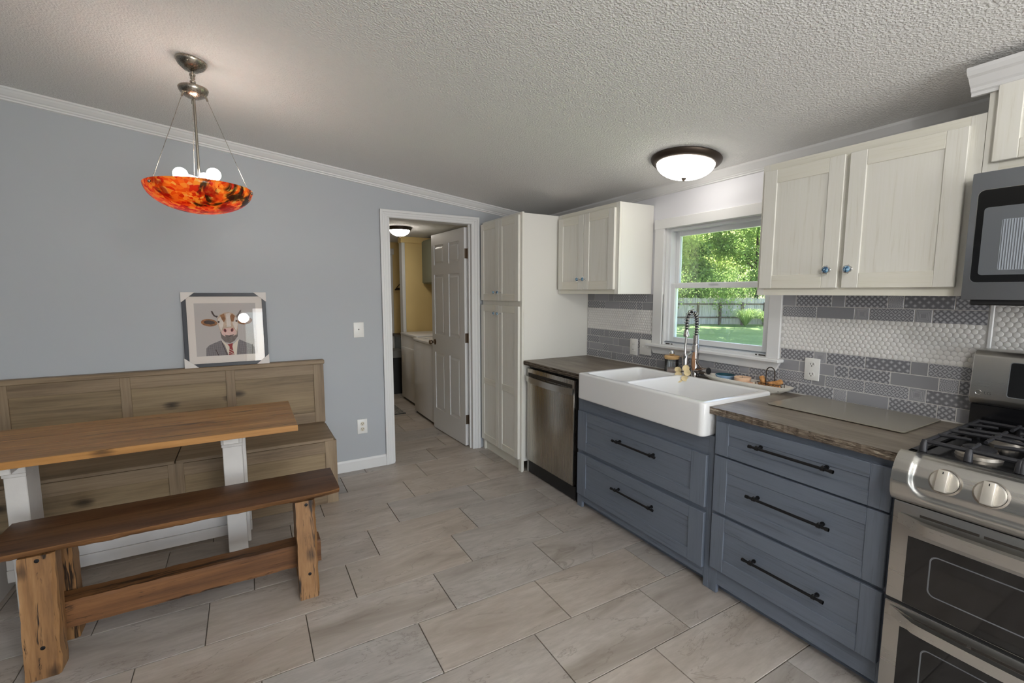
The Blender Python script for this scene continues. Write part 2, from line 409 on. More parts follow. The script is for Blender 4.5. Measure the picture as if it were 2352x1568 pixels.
X = {}
def mats():
    X['blue_wall'] = plain('blue_gray_wall_paint', srgb(176, 180, 185), 0.6, var=0.02, scale=2)
    X['pale_wall'] = plain('pale_wall_paint', srgb(224, 224, 230), 0.6, var=0.015, scale=2)
    X['ceiling'] = ceiling_mat()
    X['trim'] = plain('white_trim_paint', srgb(222, 222, 222), 0.4, var=0.015)
    X['yellow_wall'] = plain('yellow_wall_paint', srgb(228, 202, 142), 0.6, var=0.03, scale=3)
    X['floor_tile'] = floor_tile_mat()
    X['grout'] = plain('floor_grout', srgb(112, 104, 94), 0.9, var=0.08, scale=30)
    X['wall_grout'] = plain('wall_grout', srgb(206, 204, 202), 0.8, var=0.03, scale=30)
    X['cream_z'] = cab_paint('cream_paint_upright_grain', srgb(214, 210, 198), srgb(228, 226, 217), srgb(232, 230, 224), 'z')
    X['cream_y'] = cab_paint('cream_paint_cross_grain', srgb(216, 211, 196), srgb(228, 225, 212), srgb(232, 229, 220), 'y')
    X['cream_side'] = plain('cream_side_paint', srgb(226, 224, 218), 0.5, var=0.02)
    X['slate_z'] = cab_paint('slate_blue_upright_grain', srgb(90, 97, 109), srgb(107, 115, 128), srgb(113, 121, 134), 'z', 0.2, 0.45)
    X['slate_y'] = cab_paint('slate_blue_cross_grain', srgb(90, 97, 109), srgb(107, 115, 128), srgb(113, 121, 134), 'y', 0.2, 0.45)
    X['counter'] = counter_mat(); X['counter_edge'] = counter_edge_mat()
    X['porcelain'] = plain('white_porcelain', srgb(236, 236, 236), 0.12, var=0.01, spec=0.6)
    X['steel'] = brushed('brushed_steel', srgb(200, 198, 194), 0.30, 'y')
    X['steel_dw'] = brushed('brushed_steel_door', srgb(178, 172, 163), 0.27, 'z')
    X['slate_steel'] = plain('gray_appliance_steel', srgb(136, 140, 146), 0.38, 0.75, var=0.02)
    X['nickel'] = brushed('brushed_nickel', srgb(170, 162, 150), 0.28, 'z')
    X['chrome'] = plain('chrome', srgb(225, 225, 225), 0.08, 1.0, var=0.01)
    X['dark_chrome'] = plain('dark_chrome', srgb(186, 182, 180), 0.18, 1.0, var=0.02)
    X['bronze'] = plain('oil_rubbed_bronze', srgb(74, 64, 56), 0.42, 0.8, var=0.1)
    X['hinge'] = plain('antique_brass', srgb(124, 108, 92), 0.35, 0.9, var=0.08)
    X['black'] = plain('black_metal', srgb(22, 22, 24), 0.4, 0.3, var=0.1)
    X['black_plastic'] = plain('black_plastic', srgb(26, 26, 27), 0.5, var=0.1)
    X['black_enamel'] = plain('black_enamel', srgb(18, 18, 20), 0.14, var=0.1, spec=0.6)
    X['black_glass'] = plain('black_oven_glass', srgb(16, 16, 17), 0.05, var=0.05, spec=0.7)
    X['iron'] = plain('cast_iron', srgb(46, 46, 50), 0.45, 0.2, var=0.15, bump=0.1)
    X['aluminium'] = plain('burner_aluminium', srgb(176, 168, 158), 0.4, 0.8, var=0.1)
    X['knob_metal'] = plain('satin_knob_metal', srgb(214, 208, 198), 0.35, 0.6, var=0.02)
    X['white_plastic'] = plain('white_plastic', srgb(234, 233, 230), 0.35, var=0.01)
    X['cream_plastic'] = plain('almond_plastic', srgb(214, 206, 188), 0.4, var=0.02)
    X['slot'] = plain('dark_slot', srgb(52, 46, 40), 0.6)
    X['bench_x'] = wood('weathered_oak', [srgb(104, 86, 66), srgb(136, 116, 92), srgb(156, 136, 110)], 'x', 0.5, 1.0, 0.0, 0.6)
    X['bench_knot'] = wood('weathered_oak_knotty', [srgb(104, 86, 64), srgb(138, 118, 90), srgb(158, 137, 106)], 'x', 0.5, 0.8, 0.9, 0.6)
    X['bench_z'] = wood('weathered_oak_upright', [srgb(108, 90, 70), srgb(140, 120, 96), srgb(158, 138, 112)], 'z', 0.5, 1.0, 0.0, 0.6)
    X['oak'] = wood('honey_oak_top', [srgb(118, 80, 42), srgb(164, 120, 70), srgb(186, 142, 90)], 'x', 0.4, 0.9, 0.0, 0.6, 0.8, 0.1)
    X['oak_edge'] = wood('golden_oak_edge', [srgb(136, 92, 44), srgb(172, 122, 66), srgb(190, 140, 82)], 'x', 0.45, 1.0, 0.9, 0.5)
    X['walnut'] = wood('dark_stained_plank', [srgb(52, 33, 21), srgb(80, 54, 35), srgb(102, 72, 48)], 'x', 0.36, 0.8, 0.0, 0.6, 0.5)
    X['walnut_edge'] = wood('rough_live_edge', [srgb(78, 50, 28), srgb(124, 86, 52), srgb(150, 108, 66)], 'x', 0.5, 1.2, 0.0, 0.6, 0.5, 0.4)
    X['barn_z'] = wood('barn_beam_upright', [srgb(96, 66, 40), srgb(138, 100, 62), srgb(166, 126, 84)], 'z', 0.5, 0.9, 0.8, 0.55, 1.0, 0.4)
    X['barn_x'] = wood('barn_beam_level', [srgb(78, 50, 30), srgb(116, 78, 46), srgb(142, 100, 62)], 'x', 0.5, 0.9, 0.3, 0.55, 0.85, 0.4)
    X['white_wood'] = plain('white_painted_wood', srgb(210, 205, 200), 0.5, var=0.03, scale=9, bump=0.1, bscale=60)
    X['glass'] = glass_mat('clear_glass')
    X['frame_glass'] = glass_mat('picture_glass', mixer=0.0)
    X['jar_glass'] = glass_mat('jar_glass', (0.93, 0.95, 0.96, 1), 0.02, 0.6)
    X['vinyl'] = plain('white_vinyl', srgb(228, 230, 232), 0.35, var=0.01)
    X['alu_frame'] = plain('grey_vinyl_channel', srgb(170, 178, 188), 0.4, var=0.02)
    for k in ('plain', 'lattice', 'diamond', 'dot', 'squares', 'ornate'): X['t_' + k] = gray_tile('grey_tile_' + k, k)
    X['penny'] = plain('white_penny_glaze', srgb(232, 230, 228), 0.12, var=0.02, spec=0.6)
    X['bead'] = bead_mat(); X['art_glass'] = art_glass()
mats()
# ------------------------------------------------------------------ room shell
def zc(x, y=0.0): return 2.178 - 0.008 * y + 0.119 * (-x if x > -4.1 else 8.2 + x)
def wall_poly_y(x0, x1, z0, z1=None):
    """outline in the xz plane at y = 0; z1 None follows the ceiling"""
    if z1 is not None: return [(x0, 0, z0), (x1, 0, z0), (x1, 0, z1), (x0, 0, z1)]
    top = [(x1, 0, zc(x1) + 0.07)] + ([(-4.1, 0, zc(-4.1) + 0.07)] if x0 < -4.1 < x1 else []) + [(x0, 0, zc(x0) + 0.07)]
    return [(x0, 0, z0), (x1, 0, z0)] + top
def shell():
    fl = struct(MB().box(-8.3, 0.12, -7.1, 3.3, -0.08, -0.006).build('floor', X['grout']), 'floor of grey stone look tiles with thin joints')
    TX, TY, Y0 = 0.6141, 0.3129, -1.9746
    cache = {}
    for row in range(-9, 17):
        ya, yb = Y0 + row * TY, Y0 + (row + 1) * TY
        xo = {0: -2.39, 1: -2.161, -1: -1.961, -2: -1.5475}.get(row, -2.385 + 0.2047 * row)
        xo = xo - math.floor((xo + 5.2) / TX) * TX
        lo, hi = (-5.2, -0.45) if yb < 0.02 else (-2.4, -0.05)
        y_hi = min(yb, 3.2)
        k = 0
        while xo + k * TX < hi:
            a, b = max(lo, xo + k * TX) + 0.002, min(hi, xo + (k + 1) * TX) - 0.002
            k += 1
            if b - a < 0.02: continue
            # tiles wholly hidden behind the cabinet run are left out
            key = (round(b - a, 3), round(y_hi - ya, 3))
            if key not in cache:
                hx, hy = (b - a) / 2, (y_hi - ya) / 2 - 0.002
                cache[key] = mesh_of(MB().box(-hx, hx, -hy, hy, -0.007, 0.0, 0.0012), 'floor_tile', X['floor_tile'])
            piece('floor_tile', cache[key], fl, ((a + b) / 2, (ya + y_hi) / 2, 0))
    # walls
    b = MB(); v = (0, 0.12, 0)
    b.prism(wall_poly_y(-8.3, -1.5215, 0), v); b.prism(wall_poly_y(-1.5215, -0.752, 2.09), v); b.prism(wall_poly_y(-0.752, 0.12, 0), v)
    struct(b.build('wall_back', X['blue_wall']), 'pale blue grey painted wall with the doorway')
    b = MB()
    def strip(y0, y1, z0, z1): b.box(0, 0.12, y0, y1, z0, z1)
    ZT = 2.27
    strip(-7.1, -6.0, 0, ZT); strip(-6.0, -4.7, 0, 1.0); strip(-6.0, -4.7, 2.0, ZT); strip(-4.7, -2.315, 0, ZT)
    strip(-2.315, -1.545, 0, 1.09); strip(-2.315, -1.545, 1.915, ZT); strip(-1.545, 0.0, 0, ZT)
    wr = struct(b.build('wall_right', X['pale_wall']), 'pale wall with kitchen window and tiled backsplash')
    b = MB()
    def fr(x0, x1, z0, z1=None): b.prism([(p[0], -7.0, p[2]) for p in wall_poly_y(x0, x1, z0, z1)], (0, -0.1, 0))
    fr(-8.3, -6.0, 0); fr(-6.0, -4.4, 0, 0.9); fr(-6.0, -4.4, 2.0); fr(-4.4, -2.65, 0); fr(-2.65, -0.45, 2.1); fr(-0.45, 0.12, 0)
    struct(b.build('wall_front', X['blue_wall']), 'pale wall behind the camera')
    struct(MB().box(-8.3, -8.2, -7.1, 0.12, 0, 2.3).build('wall_left', X['blue_wall']), 'pale wall at the far left of the room')
    b = MB()
    for xa, xb in ((-4.1, 0.12), (-8.3, -4.1)):
        ya, yb = -7.1, 0.12
        b.prism([(xa, ya, zc(xa, ya)), (xb, ya, zc(xb, ya)), (xb, ya, zc(xb, ya) + 0.16), (xa, ya, zc(xa, ya) + 0.16)], (0, yb - ya, -0.008 * (yb - ya)))
    struct(b.build('ceiling', X['ceiling']), 'sloped white ceiling with stippled texture')
    # laundry room shell
    struct(MB().box(-2.5, -2.4, 0.12, 3.3, 0, 2.3).build('wall_laundry_left', X['yellow_wall']), 'yellow laundry room wall')
    struct(MB().box(0.0, 0.12, 0.0, 3.3, 0, 2.3).build('wall_laundry_right', X['yellow_wall']), 'yellow laundry room wall behind the machines')
    struct(MB().box(-2.5, 0.12, 3.2, 3.3, 0, 2.3).build('wall_laundry_far', X['yellow_wall']), 'yellow wall at the end of the laundry room')
    struct(MB().box(-2.5, 0.12, 0.12, 3.3, 2.215, 2.3).build('ceiling_laundry', X['ceiling']), 'white laundry room ceiling')
    b = MB(); b.box(-0.655, 0, 2.43, 2.52, 0, 2.215)
    pt = struct(b.build('wall_laundry_partition', X['yellow_wall']), 'yellow partition behind the dryer')
    MB().box(-0.69, -0.645, 2.405, 2.53, 0, 2.15, 0.003).build('corner_trim', X['trim'], pt)
    MB().box(-0.70, 0, 2.40, 2.54, 2.135, 2.215, 0.004).build('top_band', X['yellow_wall'], pt)
    # crown mouldings
    prof = [(0, 0), (0.056, 0), (0.056, 0.010), (0.050, 0.014), (0.044, 0.024), (0.030, 0.040), (0.022, 0.046), (0.020, 0.053), (0.012, 0.058), (0.012, 0.066), (0, 0.070)]
    struct(sweep_profile(prof, (0, 0, zc(0)), (-4.1, 0, zc(-4.1)), (0, -1, 0), (0, 0, -1)).build('trim_1', X['trim']), 'white crown moulding climbing along the blue wall')
    struct(sweep_profile(prof, (-4.1, 0, zc(-4.1)), (-8.2, 0, zc(-8.2)), (0, -1, 0), (0, 0, -1)).build('trim_5', X['trim']), 'white crown moulding falling towards the far left corner')
    prof2 = [(0, 0), (0.052, -0.006), (0.052, 0.006), (0.046, 0.012), (0.038, 0.020), (0.026, 0.032), (0.020, 0.036), (0.018, 0.041), (0.011, 0.045), (0.011, 0.050), (0, 0.054)]
    struct(sweep_profile(prof2, (0, 0, zc(0)), (0, -7, zc(0, -7)), (-1, 0, 0), (0, 0, -1)).build('trim_2', X['trim']), 'white crown moulding above the cabinets and window')
    # doorway casing
    b = MB()
    for sgn, xi, xo in ((1, -0.772, -0.694), (-1, -1.522, -1.584)):
        a, c = min(xi, xo), max(xi, xo)
        b.box(a, c, -0.012, 0, 0, 2.135, 0.002)
        o0, o1 = (c - 0.022, c) if sgn > 0 else (a, a + 0.022)
        b.box(o0, o1, -0.020, 0, 0, 2.135, 0.003)
        m = (a + c) / 2; b.box(m - 0.012, m + 0.008, -0.016, 0, 0, 2.10, 0.002)
    b.box(-1.584, -0.694, -0.0121, 0, 2.075, 2.135, 0.002); b.box(-1.584, -0.694, -0.0201, 0, 2.113, 2.135, 0.003); b.box(-1.55, -0.73, -0.016, 0, 2.092, 2.104, 0.002)
    # jambs through the wall and stop
    b.box(-1.5214, -1.507, 0, 0.12, 0, 2.072); b.box(-0.771, -0.752, 0, 0.085, 0, 2.072); b.box(-1.521, -0.752, 0, 0.12, 2.072, 2.0895)
    b.box(-1.507, -1.495, 0.03, 0.045, 0, 2.072); b.box(-0.783, -0.771, 0.03, 0.045, 0, 2.072)
    struct(b.build('trim_3', X['trim']), 'white fluted casing around the doorway')
    bp = [(0, 0), (0.012, 0), (0.012, 0.078), (0.006, 0.094), (0, 0.094)]
    struct(sweep_profile(bp, (-1.584, 0, 0), (-2.054, 0, 0), (0, -1, 0), (0, 0, 1)).build('baseboard_back', X['trim']), 'short white baseboard between bench and doorway')
    struct(sweep_profile(bp, (-4.26, 0, 0), (-8.2, 0, 0), (0, -1, 0), (0, 0, 1)).build('baseboard_back_left', X['trim']), 'white baseboard left of the bench')
    return fl, wr
FLOOR, WALL_R = shell()

# ------------------------------------------------------------------ backsplash tiles
def backsplash():
    MB().box(-0.008, 0, -3.2, -2.315, 0.925, 1.4545).box(-0.008, 0, -1.545, -0.722, 0.925, 1.4545).box(-0.008, 0, -2.315, -1.545, 0.925, 1.09).box(-0.008, 0, -3.95, -3.2, 0.925, 1.45).build('grout_bed', X['wall_grout'], WALL_R)
    cache = {}
    def tile(y0, y1, z0, z1, kind):
        y0, y1 = max(y0, y1), min(y0, y1)
        w, h = (y0 - y1) / 2 - 0.0018, (z1 - z0) / 2 - 0.0018
        if w < 0.004: return
        key = (round(w, 3), round(h, 3), kind)
        if key not in cache:
            cache[key] = mesh_of(MB().box(-0.004, 0.004, -w, w, -h, h, 0.0010), 'tile', X['t_' + kind])
        piece('tile', cache[key], WALL_R, (-0.0055, (y0 + y1) / 2, (z0 + z1) / 2))
    Z = [0.930, 0.989, 1.048, 1.1065, 1.165]; ZU = [1.337, 1.396, 1.455]
    P, A, B, C, S, O = 'plain', 'lattice', 'diamond', 'dot', 'squares', 'ornate'
    def row(zz, joints, kinds):
        for a, b, k in zip(joints, joints[1:], kinds): tile(a, b, zz[0], zz[1], k)
    rows = [
        ((Z[0], Z[1]), [-2.32, -2.495, -2.667, -2.727, -2.899, -3.071, -3.133, -3.20], [B, B, O, P, B, B, P]),
        ((Z[1], Z[2]), [-2.388, -2.562, -2.626, -2.798, -2.970, -3.030, -3.20], [A, P, A, A, S, C]),
        ((Z[2], Z[3]), [-2.384, -2.495, -2.666, -2.727, -2.897, -3.069, -3.133, -3.20], [P, P, B, B, P, O, B]),
        ((Z[3], Z[4]), [-2.384, -2.391, -2.563, -2.624, -2.794, -2.968, -3.029, -3.20], [P, B, S, B, C, P, A]),
        ((ZU[0], ZU[1]), [-2.384, -2.389, -2.562, -2.734, -2.795, -2.965, -3.027, -3.198], [C, A, P, S, A, S, B]),
        ((ZU[1], ZU[2]), [-2.384, -2.456, -2.630, -2.690, -2.864, -2.923, -3.096, -3.20], [P, B, P, B, O, C, B]),
        ((Z[0], Z[1]), [-0.722, -0.857, -1.032, -1.093, -1.266, -1.442, -1.504, -1.676, -1.848, -1.91, -2.083, -2.255, -2.32], [B, B, P, B, B, B, P, B, B, P, B, P]),
        ((Z[1], Z[2]), [-0.722, -0.751, -0.928, -0.989, -1.161, -1.333, -1.395, -1.567, -1.74, -1.80, -1.98, -2.153, -2.214, -2.388], [P, P, B, P, P, P, B, P, B, P, B, P, B]),
        ((Z[2], Z[3]), [-0.722, -0.879, -1.049, -1.112, -1.284, -1.345, -1.46], [B, P, P, P, B, P]),
        ((Z[3], Z[4]), [-0.722, -0.767, -0.939, -0.999, -1.173, -1.352, -1.46], [P, B, P, B, B, B]),
        ((ZU[0], ZU[1]), [-0.722, -0.880, -0.941, -1.113, -1.290, -1.353, -1.46], [B, B, P, B, B, P]),
        ((ZU[1], ZU[2]), [-0.722, -0.810, -0.983, -1.042, -1.214, -1.393, -1.46], [P, P, P, B, B, P]),
    ]
    for zz, j, k in rows: row(zz, j, k)
    # penny rounds: the nearest ones singly, the rest joined
    pr = [(0.0106, -0.002), (0.0106, 0.0001), (0.0094, 0.0007), (0.0, 0.0009)]
    pm = mesh_of(MB().lathe(pr, (0, 0, 0), 10, axis=(-1, 0, 0)), 'penny_tile', X['penny'])
    pm.shade_smooth()
    pos = []
    px, pz = 0.0222, 0.01925
    def field(y0, y1, z0, z1):
        n = 0; z = z0 + 0.0105
        while z < z1 - 0.005:
            y = y0 - 0.0105 - (px / 2 if n % 2 else 0)
            while y > y1 + 0.009: pos.append((y, z)); y -= px
            z += pz; n += 1
    field(-2.386, -3.20, 1.165, 1.337); field(-0.722, -1.46, 1.165, 1.337); field(-3.214, -3.95, 1.20, 1.45)
    inview = sorted([p for p in pos if p[0] > -3.36], key=lambda p: p[0])
    single, rest = inview[:296], inview[296:] + [p for p in pos if p[0] <= -3.36]
    for y, z in single: piece('penny_tile', pm, WALL_R, (-0.0082, y, z))
    b = MB()
    base = bmesh.new(); base.from_mesh(pm)
    vs = [v.co.copy() for v in base.verts]; fs = [[v.index for v in f.verts] for f in base.faces]; base.free()
    V, F = [], []
    for y, z in rest:
        o = len(V); V += [(v.x - 0.0082, v.y + y, v.z + z) for v in vs]; F += [[i + o for i in f] for f in fs]
    me = bpy.data.meshes.new('penny_tile_field'); me.from_pydata(V, [], F); me.materials.append(X['penny']); me.shade_smooth()
    o = put('penny_tile_field', me, WALL_R, Vector((0, 0, 0))); o['kind'] = 'stuff'
    MB().box(-0.012, 0, -3.2145, -3.2005, 0.93, 1.45, 0.003).build('edge_strip', X['trim'], WALL_R)
backsplash()

# ------------------------------------------------------------------ kitchen window
def window():
    y0, y1, z0, z1 = -1.545, -2.315, 1.09, 1.915      # opening (left, right, bottom, top)
    b = MB()
    b.box(-0.020, 0, -1.545, -1.462, 1.09, 1.915, 0.003).box(-0.020, 0, -2.386, -2.315, 1.09, 1.915, 0.003)
    b.box(-0.022, 0, -2.392, -1.456, 1.905, 1.972, 0.003)
    # jamb returns
    b.box(-0.004, 0.12, -1.556, -1.545, 1.10, 1.915).box(-0.004, 0.12, -2.315, -2.304, 1.10, 1.915).box(-0.004, 0.12, -2.315, -1.545, 1.904, 1.916)
    w = struct(b.build('window_1', X['trim']), 'white framed kitchen window over the sink')
    MB().box(-0.062, 0.05, -2.410, -1.440, 1.083, 1.103, 0.004).build('window_sill', X['trim'], w)
    MB().prism([(-0.004, -1.452, 1.083), (-0.004, -2.398, 1.083), (-0.004, -2.372, 1.032), (-0.004, -1.478, 1.032)], (-0.018, 0, 0), bev=0.003).build('apron', X['trim'], w)
    f = MB()   # outer vinyl frame
    f.box(0.02, 0.11, -1.575, -1.556, 1.122, 1.885).box(0.02, 0.11, -2.304, -2.285, 1.122, 1.885).box(0.02, 0.11, -2.304, -1.556, 1.885, 1.9035).box(0.008, 0.11, -2.304, -1.556, 1.103, 1.122)
    f.build('vinyl_frame', X['vinyl'], w)
    MB().box(0.006, 0.0185, -2.304, -1.556, 1.1165, 1.122).box(0.0175, 0.0195, -2.304, -1.556, 1.1225, 1.127).build('screen_track', X['alu_frame'], w)
    s = MB()
    for ya, yb in ((-1.57, -1.605), (-1.615, -1.63), (-2.255, -2.295), (-2.235, -2.245)): s.box(0.007, 0.0095, yb, ya, 1.1055, 1.1125)
    s.build('weep_slot', X['slot'], w)
    def sash(name, x, za, zb, rail, mat):
        q = MB(); ya, yb = -1.575, -2.285
        q.box(x - 0.014, x + 0.014, ya - 0.032, ya, za, zb, 0.003).box(x - 0.014, x + 0.014, yb, yb + 0.032, za, zb, 0.003)
        q.box(x - 0.0135, x + 0.0135, yb + 0.03, ya - 0.03, za, za + rail, 0.002).box(x - 0.0135, x + 0.0135, yb + 0.03, ya - 0.03, zb - rail, zb, 0.002)
        o = q.build(name, mat, w)
        MB().box(x - 0.002, x + 0.002, yb + 0.03, ya - 0.03, za + rail - 0.004, zb - rail + 0.004).build('pane', X['glass'], o)
    sash('upper_sash', 0.085, 1.500, 1.887, 0.034, X['vinyl'])
    sash('lower_sash', 0.052, 1.122, 1.530, 0.034, X['vinyl'])
    MB().box(0.030, 0.039, -1.95, -1.88, 1.522, 1.534, 0.002).build('sash_lock', X['vinyl'], w)
window()

# rear glazing (behind the camera)
def rear_glazing():
    b = MB()
    for x in (-2.65, -1.58, -0.51): b.box(x, x + 0.06, -7.08, -7.0, 0, 2.1)
    b.box(-2.65, -0.45, -7.08, -7.0, 0, 0.08).box(-2.65, -0.45, -7.08, -7.0, 2.04, 2.1)
    struct(b.build('window_2', X['trim']), 'white patio door frame behind the camera')
    b = MB()
    for x in (-6.0, -5.23, -4.46): b.box(x, x + 0.06, -7.08, -7.0, 0.9, 2.0)
    b.box(-6.0, -4.4, -7.08, -7.0, 0.9, 0.96).box(-6.0, -4.4, -7.08, -7.0, 1.94, 2.0)
    struct(b.build('window_3', X['trim']), 'white window frame behind the camera')
    b = MB()
    for y in (-6.0, -5.38, -4.76): b.box(0, 0.08, y, y + 0.06, 1.0, 2.0)
    b.box(0, 0.08, -6.0, -4.7, 1.0, 1.06).box(0, 0.08, -6.0, -4.7, 1.94, 2.0)
    struct(b.build('window_4', X['trim']), 'white side window frame behind the camera')
rear_glazing()

# ------------------------------------------------------------------ cabinet parts
def shaker(parent, name, ya, yb, z0, z1, xf, th=0.02, rail=0.06, stile=None, fin='cream', mids=(), drawer=False, rail_b=None):
    """recessed panel front facing -x; ya > yb"""
    stile = stile or rail; rail_b = rail_b or rail
    mz, my = X[fin + '_z'], X[fin + '_y']
    b = MB(); x0, x1 = xf, xf + th
    b.box(x0, x1, ya - stile, ya, z0, z1, 0.0022).box(x0, x1, yb, yb + stile, z0, z1, 0.0022)
    b.box(x0 + 0.0006, x1, yb + stile, ya - stile, z1 - rail, z1, 0.0018, mi=1).box(x0 + 0.0006, x1, yb + stile, ya - stile, z0, z0 + rail_b, 0.0018, mi=1)
    for m in mids: b.box(x0 + 0.0006, x1, yb + stile, ya - stile, m - rail / 2, m + rail / 2, 0.0018, mi=1)
    o = b.build(name, [mz, my], parent)
    cuts = [z0 + rail_b] + [c for m in mids for c in (m - rail / 2, m + rail / 2)] + [z1 - rail]
    for a, c in zip(cuts[::2], cuts[1::2]):
        MB().box(x0 + 0.0055, x1 - 0.002, yb + stile - 0.003, ya - stile + 0.003, a - 0.003, c + 0.003).build('panel', my if drawer else mz, o)
    return o
def knob(door, y, z, xf, s=1.0):
    b = MB(); ax = (-1, 0, 0)
    b.lathe([(0.0, 0), (0.0085 * s, 0), (0.0085 * s, 0.003), (0.0055 * s, 0.005), (0.005 * s, 0.016), (0.013 * s, 0.020), (0.0165 * s, 0.026), (0.0168 * s, 0.031), (0.013 * s, 0.0325)], (xf, y, z), 18, ax)
    for k in range(7):      # petal bumps round the rim
        a = 2 * math.pi * k / 7; b.sphere((xf - 0.028, y + 0.0155 * s * math.cos(a), z + 0.0155 * s * math.sin(a)), 0.0042 * s, seg=8, rings=6)
    b.lathe([(0.0135 * s, 0.031), (0.0125 * s, 0.035), (0.008 * s, 0.0385), (0, 0.0398)], (xf, y, z), 18, ax, mi=1)
    return b.build('knob', [X['chrome'], X['bead']], door, smooth=40)
def pull(drawer, y0, y1, z, xf):
    b = MB(); x = xf - 0.034; L = y0 - y1
    b.cyl((x, y0, z), (x, y1, z), 0.0058, seg=12)
    for y in (y0 - 0.11 * L, y1 + 0.11 * L):
        b.cyl((xf + 0.001, y, z), (x, y, z), 0.0052, seg=10).cyl((x, y - 0.006, z), (x, y + 0.006, z), 0.0085, seg=12).cyl((xf, y, z), (xf - 0.006, y, z), 0.0085, seg=12)
        b.sphere((x, y, z + 0.0085), 0.005, seg=8, rings=6)
    for y, s in ((y0, 1), (y1, -1)): b.cyl((x, y, z), (x, y - s * 0.012, z), 0.0075, seg=12)
    return b.build('handle', X['black'], drawer, smooth=40)

# ------------------------------------------------------------------ pantry
def pantry():
    t = thing('pantry_cabinet', 'tall cream pantry cabinet with four doors beside the doorway', 'cabinet', (-0.33, -0.37, 0))
    ya, yb, xf = -0.022, -0.720, -0.668
    b = MB(); b.box(xf + 0.02, -0.003, ya - 0.002, yb + 0.001, 0.09, 2.080); b.box(-0.60, -0.003, yb, yb + 0.02, 0, 0.09)
    b.build('body', X['cream_side'], t)
    f = MB()
    f.box(xf, xf + 0.02, ya - 0.035, ya, 0, 2.088, 0.002).box(xf, xf + 0.02, yb, yb + 0.050, 0, 2.088, 0.002)
    f.box(xf + 0.0005, xf + 0.02, yb + 0.05, ya - 0.035, 2.045, 2.088).box(xf + 0.0005, xf + 0.02, yb + 0.05, ya - 0.035, 1.35, 1.40).box(xf + 0.0005, xf + 0.02, yb + 0.05, ya - 0.035, 0.085, 0.125)
    f.build('face_frame', X['cream_z'], t)
    MB().box(xf + 0.022, xf + 0.034, yb + 0.02, ya, 0, 0.09).build('toe_kick', X['cream_y'], t)
    m = -0.365
    for i, (a, c) in enumerate(((ya - 0.004, m + 0.0015), (m - 0.0015, yb + 0.028))):
        ky = m + 0.035 if i == 0 else m - 0.035
        d = shaker(t, 'door', a, c, 1.395, 2.068, xf - 0.02, rail=0.058); knob(d, ky, 1.467, xf - 0.02, 0.95)
        d = shaker(t, 'door', a, c, 0.102, 1.355, xf - 0.02, rail=0.058, mids=(0.66,)); knob(d, ky, 1.287, xf - 0.02, 0.95)
pantry()

# ------------------------------------------------------------------ wall cabinets
def wall_cab(label, ya, yb, splits, z0=1.455, z1=2.080, group='cream wall cabinets', end_stile=0.03):
    t = thing('wall_cabinet', label, 'cabinet', (-0.16, (ya + yb) / 2, z0), group)
    xf = -0.3235
    MB().box(xf + 0.0195, -0.004, yb + 0.018, ya - 0.018, z0 + 0.012, z1 - 0.001).box(xf + 0.019, -0.003, ya - 0.018, ya, z0, z1, 0.001).box(xf + 0.019, -0.003, yb, yb + 0.018, z0, z1, 0.001).build('body', X['cream_side'], t)
    f = MB()
    f.box(xf, xf + 0.019, ya - 0.035, ya, z0, z1, 0.001).box(xf, xf + 0.019, yb, yb + 0.04, z0, z1, 0.001)
    f.box(xf + 0.0004, xf + 0.019, yb + 0.04, ya - 0.035, z0, z0 + 0.045, mi=1).box(xf + 0.0004, xf + 0.019, yb + 0.04, ya - 0.035, z1 - 0.05, z1, mi=1)
    mid = (splits[0][1] + splits[1][0]) / 2
    f.box(xf + 0.0006, xf + 0.019, mid - 0.025, mid + 0.025, z0 + 0.045, z1 - 0.05)
    f.build('face_frame', [X['cream_z'], X['cream_y']], t)
    for i, (a, c) in enumerate(splits):
        d = shaker(t, 'door', a, c, z0 + 0.032, z1 - 0.035, xf - 0.02, rail=0.062)
        knob(d, c + 0.032 if i == 0 else a - 0.032, z0 + 0.110, xf - 0.02, 1.0)
    return t
wall_cab('cream two door wall cabinet between the pantry and the window', -0.724, -1.430, ((-0.745, -1.064), (-1.067, -1.398)))
wall_cab('cream two door wall cabinet between the window and the microwave', -2.432, -3.2195, ((-2.452, -2.800), (-2.818, -3.184)))
def over_micro():
    t = thing('wall_cabinet', 'short cream cabinet above the microwave', 'cabinet', (-0.16, -3.6, 1.88), 'cream wall cabinets')
    xf, ya, yb, z0, z1 = -0.3265, -3.2215, -3.985, 1.868, 2.165
    MB().box(xf + 0.019, -0.003, yb, ya, z0, z1, 0.001).build('body', X['cream_side'], t)
    f = MB(); f.box(xf, xf + 0.019, ya - 0.04, ya, z0, z1, 0.001).box(xf, xf + 0.019, yb, yb + 0.04, z0, z1, 0.001)
    f.box(xf + 0.0004, xf + 0.019, yb + 0.04, ya - 0.04, z0, z0 + 0.045, mi=1).box(xf + 0.0004, xf + 0.019, yb + 0.04, ya - 0.04, z1 - 0.04, z1, mi=1)
    f.build('face_frame', [X['cream_z'], X['cream_y']], t)
    for a, c in ((-3.247, -3.602), (-3.606, -3.962)):
        shaker(t, 'door', a, c, z0 + 0.038, 2.160, xf - 0.02, rail=0.062, fin='cream')
    prof = [(0, 0), (0.014, 0), (0.014, 0.010), (0.022, 0.014), (0.026, 0.024), (0.034, 0.030), (0.052, 0.050), (0.064, 0.056), (0.074, 0.068), (0.074, 0.080), (0, 0.080)]
    sweep_profile(prof, (xf - 0.001, -3.178, 2.140), (xf - 0.001, -3.99, 2.140), (-1, 0, 0), (0, 0, 1)).build('crown', X['trim'], t)
over_micro()

